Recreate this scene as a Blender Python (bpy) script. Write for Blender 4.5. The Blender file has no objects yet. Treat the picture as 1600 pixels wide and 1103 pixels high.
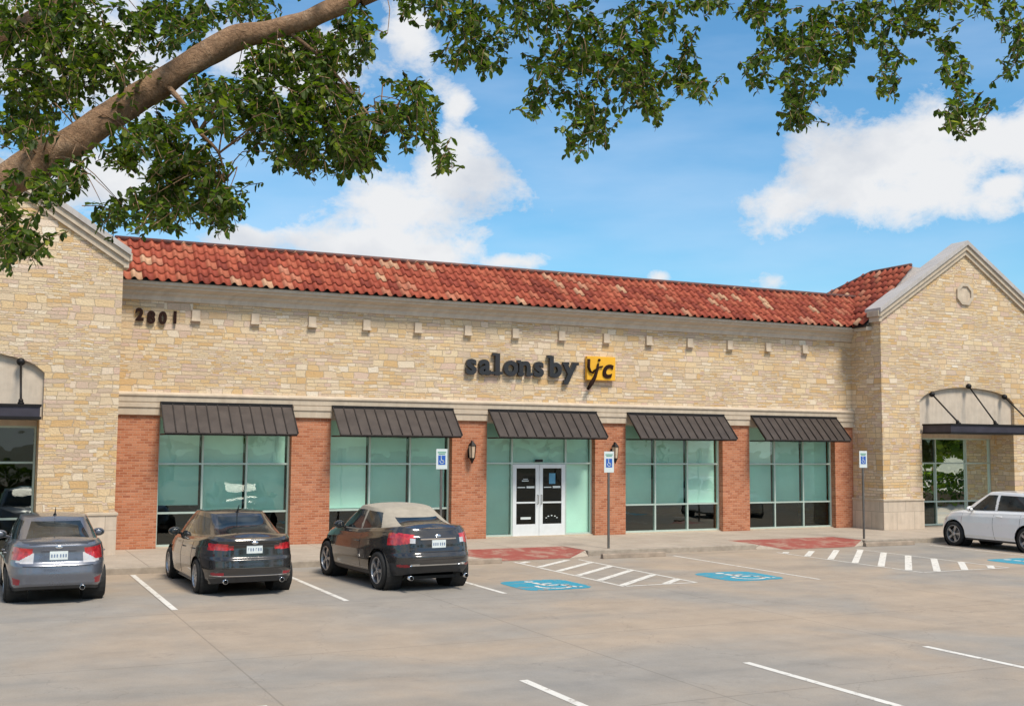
import bpy, bmesh, math, random
from mathutils import Vector, Matrix, noise
R=math.radians
rnd=random.Random(7)
sc=bpy.context.scene
col=sc.collection
# ------------------------------------------------------------------ camera
FPX=1766.07; YAW,PIT,ROL=R(25.41),R(4.712),R(0.438)
CAM=Vector((-2.11,-31.497,2.783))
F=Vector((math.sin(YAW)*math.cos(PIT),math.cos(YAW)*math.cos(PIT),math.sin(PIT)))
R0=Vector((math.cos(YAW),-math.sin(YAW),0)); U0=R0.cross(F)
RT=R0*math.cos(ROL)+U0*math.sin(ROL); UP=-R0*math.sin(ROL)+U0*math.cos(ROL)
cd=bpy.data.cameras.new('camera'); cam=bpy.data.objects.new('camera',cd); col.objects.link(cam)
cd.sensor_width=36; cd.lens=FPX/1600*36; cd.clip_end=3000; cd.clip_start=.05
m=Matrix((RT,UP,-F)).transposed().to_4x4(); m.translation=CAM; cam.matrix_world=m
sc.camera=cam
sc.render.resolution_x=1024; sc.render.resolution_y=705
def at(px,py,dist):            # the point seen at a photo pixel, at a forward distance
    return CAM+(F+RT*((px-800)/FPX)-UP*((py-551.5)/FPX))*dist
def dirv(px,py): return (F+RT*((px-800)/FPX)-UP*((py-551.5)/FPX)).normalized()
# ------------------------------------------------------------------ light and sky
SUN=Vector((0.14,-0.66,1.0)).normalized()
sd=bpy.data.lights.new('sun','SUN'); sd.energy=2.5; sd.angle=R(16); sd.color=(1,.91,.78)
so=bpy.data.objects.new('sun',sd); col.objects.link(so)
so.rotation_euler=(-SUN).to_track_quat('-Z','Y').to_euler(); so.location=(10,-40,40)
sc.view_settings.view_transform='Standard'; sc.view_settings.look='None'
sc.view_settings.exposure=0.76; sc.view_settings.gamma=1
w=bpy.data.worlds.new('World'); sc.world=w; w.use_nodes=True
NT=w.node_tree; N=NT.nodes; Lk=NT.links; N.clear()
def wn(t,**k):
    n=N.new(t)
    for a,b in k.items(): setattr(n,a,b)
    return n
def wmath(op,a,b=None,c=None,clamp=False):
    n=wn('ShaderNodeMath',operation=op,use_clamp=clamp)
    for i,v in enumerate((a,b,c)):
        if v is None: continue
        if isinstance(v,(int,float)): n.inputs[i].default_value=v
        else: Lk.new(v,n.inputs[i])
    return n.outputs[0]
def wdot(v,vec):
    n=wn('ShaderNodeVectorMath',operation='DOT_PRODUCT'); Lk.new(v,n.inputs[0]); n.inputs[1].default_value=vec; return n.outputs['Value']
def wramp(f,stops):
    n=wn('ShaderNodeValToRGB'); Lk.new(f,n.inputs[0]); e=n.color_ramp.elements
    while len(e)<len(stops): e.new(.5)
    for s,(p,c) in zip(e,stops): s.position=p; s.color=(*c,1)
    return n.outputs[0]
def wmix(f,a,b,bt='MIX'):
    n=wn('ShaderNodeMix',data_type='RGBA',blend_type=bt)
    for i,v in ((0,f),(6,a),(7,b)):
        if isinstance(v,(int,float)): n.inputs[i].default_value=v
        elif isinstance(v,tuple): n.inputs[i].default_value=(*v,1)
        else: Lk.new(v,n.inputs[i])
    return n.outputs[2]
tc=wn('ShaderNodeTexCoord'); D=tc.outputs['Generated']
sky=wn('ShaderNodeTexSky',sky_type='NISHITA'); sky.sun_disc=False
sky.sun_elevation=math.asin(SUN.z); sky.sun_rotation=math.atan2(SUN.x,SUN.y)
sky.air_density=1.2; sky.dust_density=.3; sky.ozone_density=2.5
skyc=wmix(1.0,sky.outputs[0],(.58,.97,1.14),'MULTIPLY')
# distorted direction for ragged cloud edges
def wnoise(scale,det,rough,off=(0,0,0),dist=0):
    mp=wn('ShaderNodeMapping'); Lk.new(D,mp.inputs[0]); mp.inputs['Location'].default_value=off; mp.inputs['Scale'].default_value=(1,1,1.5)
    n=wn('ShaderNodeTexNoise'); Lk.new(mp.outputs[0],n.inputs['Vector']); n.inputs['Scale'].default_value=scale
    n.inputs['Detail'].default_value=det; n.inputs['Roughness'].default_value=rough; n.inputs['Distortion'].default_value=dist
    return n.outputs['Fac']
n1=wnoise(9,9,.58); n2=wnoise(3.2,8,.55,(3,1,7)); n3=wnoise(26,9,.68,(5,5,1),.3)
blobs=[(640,330,140,70),(735,280,105,72),(590,380,125,40),(712,165,34,30,.6),(640,50,60,80,.7),(690,395,80,40),(140,280,110,60),(380,372,60,18),
 (1300,250,95,80),(1400,250,130,85),(1210,330,75,55),(1470,280,80,55),(1560,215,90,42),(1380,310,130,45),(1210,440,50,28,.7),(1032,434,40,18,.6),(790,410,60,18),(60,60,200,110),(1560,290,30,20),(480,120,160,60)]
acc=None; low=None
for (bx,by,rx,ry,*am) in blobs:
    c=dirv(bx,by); r_=RT-c*RT.dot(c); u_=c.cross(r_)*-1; u_=UP-c*UP.dot(c)
    a=wmath('MULTIPLY',wdot(D,r_),FPX/rx); b=wmath('MULTIPLY',wdot(D,u_),FPX/ry)
    a0=r_.dot(c)*FPX/rx; b0=u_.dot(c)*FPX/ry
    s=wmath('ADD',wmath('POWER',wmath('ABSOLUTE',a),2),wmath('POWER',wmath('ABSOLUTE',b),2))
    f=wmath('SUBTRACT',am[0] if am else 1,wmath('SQRT',s))
    ahead=wmath('GREATER_THAN',wdot(D,F),0.3); f=wmath('SUBTRACT',wmath('MULTIPLY',wmath('ADD',f,4),ahead),4)
    acc=f if acc is None else wmath('SMOOTH_MAX',acc,f,.35)
    lo=wmath('MULTIPLY',b,-1)
field=wmath('ADD',acc,wmath('MULTIPLY',wmath('SUBTRACT',n1,.5),2.6))
field=wmath('ADD',field,wmath('MULTIPLY',wmath('SUBTRACT',n3,.5),1.5))
mask=wmath('MULTIPLY',wmath('ADD',field,.02),1.5,clamp=True)
# broken cloud added to the unseen sky, to keep the ambient light neutral
out=wmath('MULTIPLY',wmath('SUBTRACT',.80,wdot(D,F)),6,clamp=True)
gen=wmath('MULTIPLY',wmath('SUBTRACT',n2,.47),7,clamp=True)
mask=wmath('MAXIMUM',mask,wmath('MULTIPLY',gen,out))
mask=wmath('SMOOTHSTEP' if False else 'MULTIPLY',mask,wmath('SUBTRACT',2,mask),clamp=True)
# thin high wisps
mpw=wn('ShaderNodeMapping'); Lk.new(D,mpw.inputs[0]); mpw.inputs['Scale'].default_value=(3,2,11); mpw.inputs['Rotation'].default_value=(.25,.3,.2)
nw=wn('ShaderNodeTexNoise'); Lk.new(mpw.outputs[0],nw.inputs['Vector']); nw.inputs['Scale'].default_value=1.6; nw.inputs['Detail'].default_value=5; nw.inputs['Roughness'].default_value=.5
wisp=wmath('MULTIPLY',wmath('MULTIPLY',wmath('SUBTRACT',nw.outputs['Fac'],.42),2.2,clamp=True),.45)
shade=wmath('ADD',wmath('MULTIPLY',field,.35),wmath('MULTIPLY',wmath('SUBTRACT',n3,.5),.9),clamp=True)
nS=wnoise(7,7,.55,(1,2,.4))
shd=wmath('MULTIPLY',wmath('SUBTRACT',nS,.42),3.2,clamp=True)
cl=wmix(shd,(6.3,6.4,6.55),(3.5,4.0,4.8))
skyw=wmix(wisp,skyc,(5.2,6.2,7.6))
final=wmix(mask,skyw,cl)
bg=wn('ShaderNodeBackground'); Lk.new(final,bg.inputs[0]); bg.inputs[1].default_value=.080
wo=wn('ShaderNodeOutputWorld'); Lk.new(bg.outputs[0],wo.inputs[0])
# ------------------------------------------------------------------ material helpers
class Mat:
    def __init__(s,name,rough=.7,base=(.5,.5,.5),spec=.5,metal=0):
        s.m=bpy.data.materials.new(name); s.m.use_nodes=True; s.t=s.m.node_tree; s.n=s.t.nodes; s.l=s.t.links
        s.p=s.n['Principled BSDF']; s.p.inputs['Roughness'].default_value=rough; s.p.inputs['Base Color'].default_value=(*base,1)
        s.p.inputs['Specular IOR Level'].default_value=spec; s.p.inputs['Metallic'].default_value=metal; s.m.diffuse_color=(*base,1)
    def put(s,i,v):
        if isinstance(v,(int,float)): i.default_value=v
        elif isinstance(v,tuple): i.default_value=(*v,1) if len(v)==3 and len(i.default_value)==4 else v
        else: s.l.new(v,i)
    def coord(s,which='Object',scale=(1,1,1),rot=(0,0,0),loc=(0,0,0)):
        t=s.n.new('ShaderNodeTexCoord'); mp=s.n.new('ShaderNodeMapping'); s.l.new(t.outputs[which],mp.inputs[0])
        mp.inputs['Scale'].default_value=scale; mp.inputs['Rotation'].default_value=rot; mp.inputs['Location'].default_value=loc; return mp.outputs[0]
    def wallcoord(s,k=1):     # u = x + y, v = z, for upright walls facing any way
        t=s.n.new('ShaderNodeTexCoord'); sp=s.n.new('ShaderNodeSeparateXYZ'); s.l.new(t.outputs['Object'],sp.inputs[0])
        c=s.n.new('ShaderNodeCombineXYZ'); s.l.new(s.math('ADD',sp.outputs[0],sp.outputs[1]),c.inputs[0]); s.l.new(sp.outputs[2],c.inputs[1]); return c.outputs[0]
    def math(s,op,a,b=None,clamp=False):
        n=s.n.new('ShaderNodeMath'); n.operation=op; n.use_clamp=clamp; s.put(n.inputs[0],a)
        if b is not None: s.put(n.inputs[1],b)
        return n.outputs[0]
    def noise(s,scale,v=None,det=4,rough=.55,dist=0,out='Fac'):
        n=s.n.new('ShaderNodeTexNoise'); n.inputs['Scale'].default_value=scale; n.inputs['Detail'].default_value=det; n.inputs['Roughness'].default_value=rough; n.inputs['Distortion'].default_value=dist
        s.l.new(v if v is not None else s.coord(),n.inputs['Vector']); return n.outputs[out]
    def ramp(s,f,stops,interp='LINEAR'):
        n=s.n.new('ShaderNodeValToRGB'); s.l.new(f,n.inputs[0]); e=n.color_ramp.elements; n.color_ramp.interpolation=interp
        while len(e)<len(stops): e.new(.5)
        for q,(p,c) in zip(e,stops): q.position=p; q.color=(*(c if isinstance(c,tuple) else (c,c,c)),1)
        return n.outputs[0]
    def mix(s,f,a,b,bt='MIX'):
        n=s.n.new('ShaderNodeMix'); n.data_type='RGBA'; n.blend_type=bt
        s.put(n.inputs[0],f); s.put(n.inputs[6],a); s.put(n.inputs[7],b); return n.outputs[2]
    def brick(s,v,w,h,mortar,c1=(0,0,0),c2=(1,1,1),cm=(.5,.5,.5),off=.5,smooth=.1,bias=0,sq=1,sqf=2):
        n=s.n.new('ShaderNodeTexBrick'); s.l.new(v,n.inputs['Vector']); n.inputs['Scale'].default_value=1
        n.inputs['Brick Width'].default_value=w; n.inputs['Row Height'].default_value=h; n.inputs['Mortar Size'].default_value=mortar; n.inputs['Mortar Smooth'].default_value=smooth
        n.inputs['Color1'].default_value=(*c1,1); n.inputs['Color2'].default_value=(*c2,1); n.inputs['Mortar'].default_value=(*cm,1); n.inputs['Bias'].default_value=bias
        n.offset=off; n.squash=sq; n.squash_frequency=sqf; return n
    def bump(s,h,strength=.5,dist=.02):
        b=s.n.new('ShaderNodeBump'); b.inputs['Strength'].default_value=strength; b.inputs['Distance'].default_value=dist; s.l.new(h,b.inputs['Height']); s.l.new(b.outputs[0],s.p.inputs['Normal'])
    def color(s,c): s.put(s.p.inputs['Base Color'],c)
def simple(name,base,rough=.6,metal=0,var=.12,scale=6,spec=.5,bump=0):
    M=Mat(name,rough,base,spec,metal)
    f=M.noise(scale,det=5)
    lo=tuple(c*(1-var) for c in base); hi=tuple(min(1,c*(1+var)) for c in base)
    M.color(M.ramp(f,[(.3,lo),(.7,hi)]))
    if bump: M.bump(M.noise(scale*8,det=4),bump,.01)
    return M.m
# stone: irregular courses of buff limestone
def stone_mat():
    M=Mat('buff_limestone',.85,spec=.2); v=M.wallcoord()
    wob=M.noise(1.7,v,3,.5,out='Color'); wv=M.n.new('ShaderNodeVectorMath'); wv.operation='MULTIPLY_ADD'
    M.l.new(wob,wv.inputs[0]); wv.inputs[1].default_value=(.30,.085,0); M.l.new(v,wv.inputs[2]); q=wv.outputs[0]
    wob2=M.noise(14,v,3,.6,out='Color'); wv2=M.n.new('ShaderNodeVectorMath'); wv2.operation='MULTIPLY_ADD'
    M.l.new(wob2,wv2.inputs[0]); wv2.inputs[1].default_value=(.05,.03,0); M.l.new(q,wv2.inputs[2]); q=wv2.outputs[0]
    a=M.brick(q,.38,.10,.007,off=.37,sq=.6,sqf=3); b=M.brick(q,.46,.19,.009,off=.43,sq=.65,sqf=2); c=M.brick(q,.20,.058,.005,off=.31,sq=1.4,sqf=4)
    selv=M.brick(q,.8,.34,0,off=.4,sq=.8,sqf=3)
    sel=M.math('GREATER_THAN',M.math('ADD',selv.outputs[0],M.math('MULTIPLY',M.noise(2.2,v,2),.4)),.88)
    sel2=M.math('LESS_THAN',selv.outputs[0],.22)
    tone=M.mix(sel2,M.mix(sel,a.outputs[0],b.outputs[0]),c.outputs[0]); mort=M.mix(sel2,M.mix(sel,a.outputs[1],b.outputs[1]),c.outputs[1])
    cc=M.ramp(tone,[(0,(.64,.50,.35)),(.14,(.76,.62,.44)),(.26,(.66,.47,.28)),(.4,(.80,.69,.54)),(.5,(.68,.50,.40)),(.6,(.60,.47,.36)),(.7,(.77,.63,.43)),(.84,(.72,.52,.29)),(.95,(.66,.44,.22)),(1,(.82,.74,.62))])
    mot=M.noise(26,v,4,.65); cc=M.mix(.8,cc,M.ramp(mot,[(.3,(.80,.80,.80)),(.7,(1.12,1.10,1.06))]),'MULTIPLY')
    big=M.noise(.55,v,3); cc=M.mix(.8,cc,M.ramp(big,[(.35,(.93,.9,.86)),(.7,(1.05,1.05,1.05))]),'MULTIPLY')
    M.color(M.mix(mort,cc,(.50,.39,.27)))
    hgt=M.math('ADD',M.math('MULTIPLY',M.math('SUBTRACT',1,mort),.7),M.math('ADD',M.math('MULTIPLY',tone,.5),M.math('MULTIPLY',mot,.6)))
    M.bump(hgt,1.0,.045); return M.m
def brick_mat():
    M=Mat('red_brown_brick',.85,spec=.25); v=M.wallcoord()
    a=M.brick(v,.2,.0677,.009,off=.5,smooth=.2)
    cc=M.ramp(a.outputs[0],[(0,(.37,.125,.062)),(.3,(.45,.17,.087)),(.6,(.50,.205,.11)),(.85,(.53,.24,.14)),(1,(.33,.11,.06))])
    cc=M.mix(.8,cc,M.ramp(M.noise(30,v,4),[(.3,(.8,.8,.8)),(.7,(1.15,1.12,1.1))]),'MULTIPLY')
    cc=M.mix(.8,cc,M.ramp(M.noise(1.3,v,3),[(.35,(.88,.86,.84)),(.7,(1.08,1.06,1.05))]),'MULTIPLY')
    M.color(M.mix(M.math('MULTIPLY',a.outputs[1],.75),cc,(.46,.27,.18)))
    M.bump(M.math('SUBTRACT',M.noise(40,v,3),M.math('MULTIPLY',a.outputs[1],1.5)),.5,.012); return M.m
def cast_mat(name,base,jx=0,jz=0):
    M=Mat(name,.8,base,.3); v=M.wallcoord()
    cc=M.ramp(M.noise(3,v,6,.6),[(.3,tuple(c*.88 for c in base)),(.7,tuple(c*1.07 for c in base))])
    mp=M.n.new('ShaderNodeMapping'); M.l.new(v,mp.inputs[0]); mp.inputs['Scale'].default_value=(3,.35,1)
    st=M.noise(2,mp.outputs[0],5,.6); cc=M.mix(.6,cc,M.ramp(st,[(.35,(.84,.82,.80)),(.6,(1.03,1.03,1.03))]),'MULTIPLY')
    if jx:
        a=M.brick(v,jx,jz,.007,off=.5); cc=M.mix(a.outputs[1],cc,tuple(c*.55 for c in base)); cc=M.mix(.10,cc,a.outputs[0],'MULTIPLY')
    M.color(cc); M.bump(M.noise(60,v,3),.15,.005); return M.m
def tile_mat():
    M=Mat('red_clay_tile',.75,spec=.3)
    t=M.n.new('ShaderNodeTexCoord'); sp=M.n.new('ShaderNodeSeparateXYZ'); M.l.new(t.outputs['UV'],sp.inputs[0])
    c=M.n.new('ShaderNodeCombineXYZ'); M.l.new(M.math('FLOOR',sp.outputs[0]),c.inputs[0]); M.l.new(M.math('FLOOR',sp.outputs[1]),c.inputs[1])
    wn_=M.n.new('ShaderNodeTexWhiteNoise'); wn_.noise_dimensions='2D'; M.l.new(c.outputs[0],wn_.inputs[0])
    cc=M.ramp(wn_.outputs[0],[(0,(.23,.045,.028)),(.2,(.32,.065,.038)),(.5,(.39,.088,.048)),(.78,(.45,.12,.065)),(.90,(.45,.15,.085)),(.955,(.50,.22,.14)),(.985,(.56,.34,.21))])
    cc=M.mix(.8,cc,M.ramp(M.noise(9,det=5),[(.3,(.75,.72,.7)),(.7,(1.12,1.12,1.12))]),'MULTIPLY')
    cc=M.mix(.8,cc,M.ramp(M.noise(.6,det=3),[(.35,(.85,.82,.8)),(.7,(1.08,1.08,1.08))]),'MULTIPLY')
    M.color(cc); M.bump(M.noise(50,det=3),.2,.01); return M.m
def lot_mat():
    M=Mat('weathered_concrete',.82,spec=.3); v=M.coord()
    base=M.ramp(M.noise(.16,v,5,.55,.5),[(.30,(.27,.255,.235)),(.44,(.31,.278,.24)),(.56,(.37,.30,.232)),(.75,(.41,.318,.232))])
    vs=M.coord(scale=(.12,.9,1),rot=(0,0,R(-6))); st=M.noise(.8,vs,6,.62,.4)
    base=M.mix(.9,base,M.ramp(st,[(.30,(.84,.86,.88)),(.5,(1,1,1)),(.72,(1.05,1.03,1.0))]),'MULTIPLY')
    base=M.mix(.9,base,M.ramp(M.noise(1.3,v,8,.66),[(.3,(.86,.86,.86)),(.7,(1.08,1.08,1.08))]),'MULTIPLY')
    base=M.mix(.8,base,M.ramp(M.noise(70,v,3,.7),[(.3,(.86,.86,.86)),(.7,(1.1,1.1,1.1))]),'MULTIPLY')
    vb=M.coord(loc=(-1.18,15.65-4.5*0,0)); j=M.brick(vb,4.9,4.6,.012,off=0,smooth=0)
    base=M.mix(M.math('MULTIPLY',j.outputs[1],.38),base,(.12,.10,.08))
    # scattered oil drips
    spt=M.noise(.9,v,2,.5); sp2=M.noise(7,v,4,.6)
    base=M.mix(M.math('MULTIPLY',M.math('MULTIPLY',M.math('SUBTRACT',spt,.62),5,clamp=True),M.math('MULTIPLY',M.math('SUBTRACT',sp2,.45),3,clamp=True)),base,(.15,.13,.115))
    # hairline cracks
    vo=M.n.new('ShaderNodeTexVoronoi'); vo.feature='DISTANCE_TO_EDGE'; vo.inputs['Scale'].default_value=.23
    mp=M.n.new('ShaderNodeVectorMath'); mp.operation='MULTIPLY_ADD'; M.l.new(M.noise(1.2,v,5,.6,out='Color'),mp.inputs[0]); mp.inputs[1].default_value=(1.2,1.2,0); M.l.new(v,mp.inputs[2]); M.l.new(mp.outputs[0],vo.inputs['Vector'])
    crk=M.math('MULTIPLY',M.math('LESS_THAN',vo.outputs['Distance'],.0020),.22)
    base=M.mix(crk,base,(.12,.1,.085))
    M.color(base); M.bump(M.noise(90,v,3),.25,.004); M.put(M.p.inputs['Roughness'],M.ramp(M.noise(1,v,4),[(.3,.68),(.7,.86)])); return M.m
def walk_mat():
    M=Mat('sidewalk_concrete',.85,spec=.3); v=M.coord()
    cc=M.ramp(M.noise(.9,v,6,.6),[(.3,(.36,.30,.24)),(.7,(.46,.39,.315))])
    cc=M.mix(.8,cc,M.ramp(M.noise(12,v,5,.7),[(.3,(.85,.85,.85)),(.7,(1.07,1.07,1.07))]),'MULTIPLY')
    j=M.brick(M.coord(loc=(0,.02,0)),1.63,1.5,.012,off=0,smooth=0); cc=M.mix(M.math('MULTIPLY',j.outputs[1],.6),cc,(.15,.12,.1))
    M.color(cc); M.bump(M.noise(80,v,3),.2,.004); return M.m
def worn_paint(name,base,under=(.28,.235,.19),amt=.5,sc_=9):
    M=Mat(name,.6,base,.4); v=M.coord()
    f=M.ramp(M.noise(sc_,v,7,.7),[(amt-.05,0.),(amt+.06,1.)]); f2=M.ramp(M.noise(1.2,v,3),[(.3,(.88,.88,.88)),(.7,(1,1,1))])
    M.color(M.mix(f,M.mix(.8,base,f2,'MULTIPLY'),under)); return M.m
def glass_mat(name,tint,refl=.10,rough=.01):
    M=Mat(name); M.n.remove(M.p); o=M.n['Material Output']
    tr=M.n.new('ShaderNodeBsdfTransparent'); tr.inputs[0].default_value=(*tint,1)
    gl=M.n.new('ShaderNodeBsdfGlossy'); gl.inputs['Roughness'].default_value=rough; gl.inputs[0].default_value=(.92,1,.96,1)
    nz=M.noise(1.1,det=2); b=M.n.new('ShaderNodeBump'); b.inputs['Strength'].default_value=.05; b.inputs['Distance'].default_value=.1; M.l.new(nz,b.inputs['Height']); M.l.new(b.outputs[0],gl.inputs['Normal'])
    fr=M.n.new('ShaderNodeFresnel'); fr.inputs[0].default_value=1.5
    k=M.math('ADD',M.math('MULTIPLY',fr.outputs[0],1.15),refl-.07,clamp=True)
    mx=M.n.new('ShaderNodeMixShader'); M.l.new(k,mx.inputs[0]); M.l.new(tr.outputs[0],mx.inputs[1]); M.l.new(gl.outputs[0],mx.inputs[2]); M.l.new(mx.outputs[0],o.inputs[0]); return M.m
def carpaint(name,base,metal=.0,rough=.28,coat=1.):
    M=Mat(name,rough,base,.5,metal); M.p.inputs['Coat Weight'].default_value=coat; M.p.inputs['Coat Roughness'].default_value=.04
    v=M.coord(); dust=M.noise(2.5,v,5,.6)
    M.color(M.mix(M.math('MULTIPLY',dust,.12),base,(.3,.27,.23))); M.put(M.p.inputs['Roughness'],M.ramp(dust,[(.3,rough*.8),(.7,rough*1.4)])); return M.m
STONE=stone_mat(); BRICK=brick_mat(); TILE=tile_mat()
CAST=cast_mat('cast_stone_trim',(.54,.45,.345)); CASTG=cast_mat('grey_cornice_trim',(.58,.50,.41)); BASE=cast_mat('smooth_limestone_base',(.60,.50,.395),.8,.62)
CAPG=cast_mat('pale_metal_coping',(.47,.44,.42)); STUC=cast_mat('pale_stucco',(.60,.51,.41))
LOT=lot_mat(); WALK=walk_mat(); CURB=simple('curb_concrete',(.33,.28,.225),.85,var=.2,scale=5,bump=.2)
WHITE=worn_paint('worn_white_paint',(.72,.69,.63),amt=.60); WHITE2=worn_paint('faded_white_paint',(.60,.57,.52),amt=.53)
BLUE=worn_paint('worn_blue_paint',(.035,.30,.42),amt=.60,sc_=4); RED=worn_paint('worn_red_paint',(.33,.085,.065),(.37,.21,.16),.54,2.2)
FRAME=simple('anodised_frame',(.50,.60,.54),.45,.3,.05,4); DFRAME=simple('white_door_frame',(.72,.75,.76),.4,.1,.04,5)
SEAM=Mat('dark_bronze_metal',.45,(.045,.037,.034),.5,.3); SEAM.color(SEAM.ramp(SEAM.noise(3,det=5),[(.3,(.044,.034,.030)),(.7,(.072,.057,.050))])); SEAM=SEAM.m
SEAMR=simple('bronze_rib',(.016,.012,.011),.5,.3); CANOPY=simple('canopy_steel',(.045,.040,.055),.5,.2,.2,3)
IRON=simple('black_iron',(.012,.010,.010),.5,.4); BLIND=simple('roller_shade_fabric',(.80,.90,.83),.9,0,.06,1.2)
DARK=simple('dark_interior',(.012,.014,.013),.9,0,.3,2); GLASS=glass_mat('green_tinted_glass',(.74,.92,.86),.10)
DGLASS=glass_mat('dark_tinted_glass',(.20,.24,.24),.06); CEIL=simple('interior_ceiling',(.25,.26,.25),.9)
BLACK=simple('black_rubber',(.014,.014,.014),.8,0,.3,20); PLAST=simple('dark_plastic',(.03,.03,.032),.55,0,.2,10)
STEEL=simple('galvanised_post',(.16,.15,.14),.5,.6); CHROME=simple('bright_chrome',(.75,.76,.78),.12,1,.03,3); ALLOY=simple('alloy_wheel',(.48,.48,.49),.32,.75,.05,9)
GREYT=simple('grey_stone_block',(.55,.45,.34),.85,0,.15,6)
SIGNW=simple('white_sign_face',(.60,.66,.66),.4,0,.03,4); SIGNB=simple('sign_blue',(.02,.10,.42),.4,0,.05,4); SIGNG=simple('sign_green',(.03,.25,.16),.4)
LETTER=simple('black_letter_face',(.022,.022,.025),.4,0,.2,4); BROWN=simple('dark_brown_numeral',(.026,.012,.009),.8,spec=.1); YEL=simple('amber_sign_box',(.80,.42,.025),.35,0,.04,3)
# ------------------------------------------------------------------ object helpers
def link(name,me,mat=None,parent=None,smooth=False):
    o=bpy.data.objects.new(name,me); col.objects.link(o)
    if mat is not None:
        for x in (mat if isinstance(mat,(list,tuple)) else [mat]): me.materials.append(x)
    if parent is not None: o.parent=parent
    if smooth:
        for p in me.polygons: p.use_smooth=True
    return o
def empty(name,loc=(0,0,0),rz=0,parent=None):
    o=bpy.data.objects.new(name,None); col.objects.link(o); o.location=loc; o.rotation_euler=(0,0,rz); o.empty_display_size=.2
    if parent is not None: o.parent=parent
    return o
def tag(o,label=None,cat=None,group=None,kind=None):
    if label: o['label']=label
    if cat: o['category']=cat
    if group: o['group']=group
    if kind: o['kind']=kind
    return o
class MB:
    def __init__(s): s.v=[]; s.f=[]; s.uv=None
    def box(s,x0,x1,y0,y1,z0,z1):
        b=len(s.v); s.v+=[(x,y,z) for z in (z0,z1) for y in (y0,y1) for x in (x0,x1)]
        s.f+=[tuple(b+i for i in q) for q in ((0,2,3,1),(4,5,7,6),(0,1,5,4),(2,6,7,3),(0,4,6,2),(1,3,7,5))]; return s
    def quad(s,*p): b=len(s.v); s.v+=[tuple(q) for q in p]; s.f.append(tuple(range(b,b+len(p)))); return s
    def prism(s,pts,y0,y1):        # polygon in x,z swept along y
        b=len(s.v); n=len(pts); s.v+=[(x,y0,z) for x,z in pts]+[(x,y1,z) for x,z in pts]
        s.f.append(tuple(b+i for i in range(n))); s.f.append(tuple(b+n+i for i in reversed(range(n))))
        s.f+=[(b+i,b+n+i,b+n+(i+1)%n,b+(i+1)%n) for i in range(n)]; return s
    def xsweep(s,prof,x0,x1):      # profile in y,z swept along x
        b=len(s.v); n=len(prof); s.v+=[(x0,y,z) for y,z in prof]+[(x1,y,z) for y,z in prof]
        s.f.append(tuple(b+i for i in range(n))); s.f.append(tuple(b+n+i for i in reversed(range(n))))
        s.f+=[(b+i,b+n+i,b+n+(i+1)%n,b+(i+1)%n) for i in range(n)]; return s
    def tube(s,pts,rad,n=10,cap=True):
        pts=[Vector(p) for p in pts]; rads=rad if isinstance(rad,(list,tuple)) else [rad]*len(pts); b=len(s.v); prev=None
        for i,p in enumerate(pts):
            t=(pts[min(i+1,len(pts)-1)]-pts[max(i-1,0)]).normalized()
            if prev is None: a=t.orthogonal().normalized()
            else: a=(prev-t*prev.dot(t)).normalized()
            prev=a; c=t.cross(a)
            s.v+=[tuple(p+(a*math.cos(k*2*math.pi/n)+c*math.sin(k*2*math.pi/n))*rads[i]) for k in range(n)]
        for i in range(len(pts)-1):
            for k in range(n): s.f.append((b+i*n+k,b+i*n+(k+1)%n,b+(i+1)*n+(k+1)%n,b+(i+1)*n+k))
        if cap: s.f.append(tuple(b+k for k in reversed(range(n)))); s.f.append(tuple(b+(len(pts)-1)*n+k for k in range(n)))
        return s
    def lathe(s,prof,c=(0,0,0),axis='z',n=24):
        b=len(s.v); m_=len(prof)
        for (r,h) in prof:
            for k in range(n):
                a=2*math.pi*k/n; u,v_=r*math.cos(a),r*math.sin(a)
                s.v.append((c[0]+u,c[1]+v_,c[2]+h) if axis=='z' else (c[0]+h,c[1]+u,c[2]+v_) if axis=='x' else (c[0]+u,c[1]+h,c[2]+v_))
        for i in range(m_-1):
            for k in range(n): s.f.append((b+i*n+k,b+i*n+(k+1)%n,b+(i+1)*n+(k+1)%n,b+(i+1)*n+k))
        return s
    def ball(s,c,r,n=12,sz=1): return s.lathe([(max(1e-4,r*math.sin(math.pi*i/8)),-r*sz*math.cos(math.pi*i/8)) for i in range(9)],c,'z',n)
    def build(s,name,mat,parent=None,smooth=False,bevel=0):
        me=bpy.data.meshes.new(name); me.from_pydata(s.v,[],s.f); bm=bmesh.new(); bm.from_mesh(me)
        bmesh.ops.remove_doubles(bm,verts=bm.verts,dist=1e-5); bmesh.ops.recalc_face_normals(bm,faces=bm.faces)
        if bevel: 
            es=[e for e in bm.edges if len(e.link_faces)==2 and e.calc_face_angle(0)>.5]
            bmesh.ops.bevel(bm,geom=es,offset=bevel,segments=2,profile=.5,affect='EDGES')
        big=[f for f in bm.faces if len(f.verts)>4]
        if big: bmesh.ops.triangulate(bm,faces=big)
        bm.to_mesh(me); bm.free()
        o=link(name,me,mat,parent,smooth)
        return o
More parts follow.
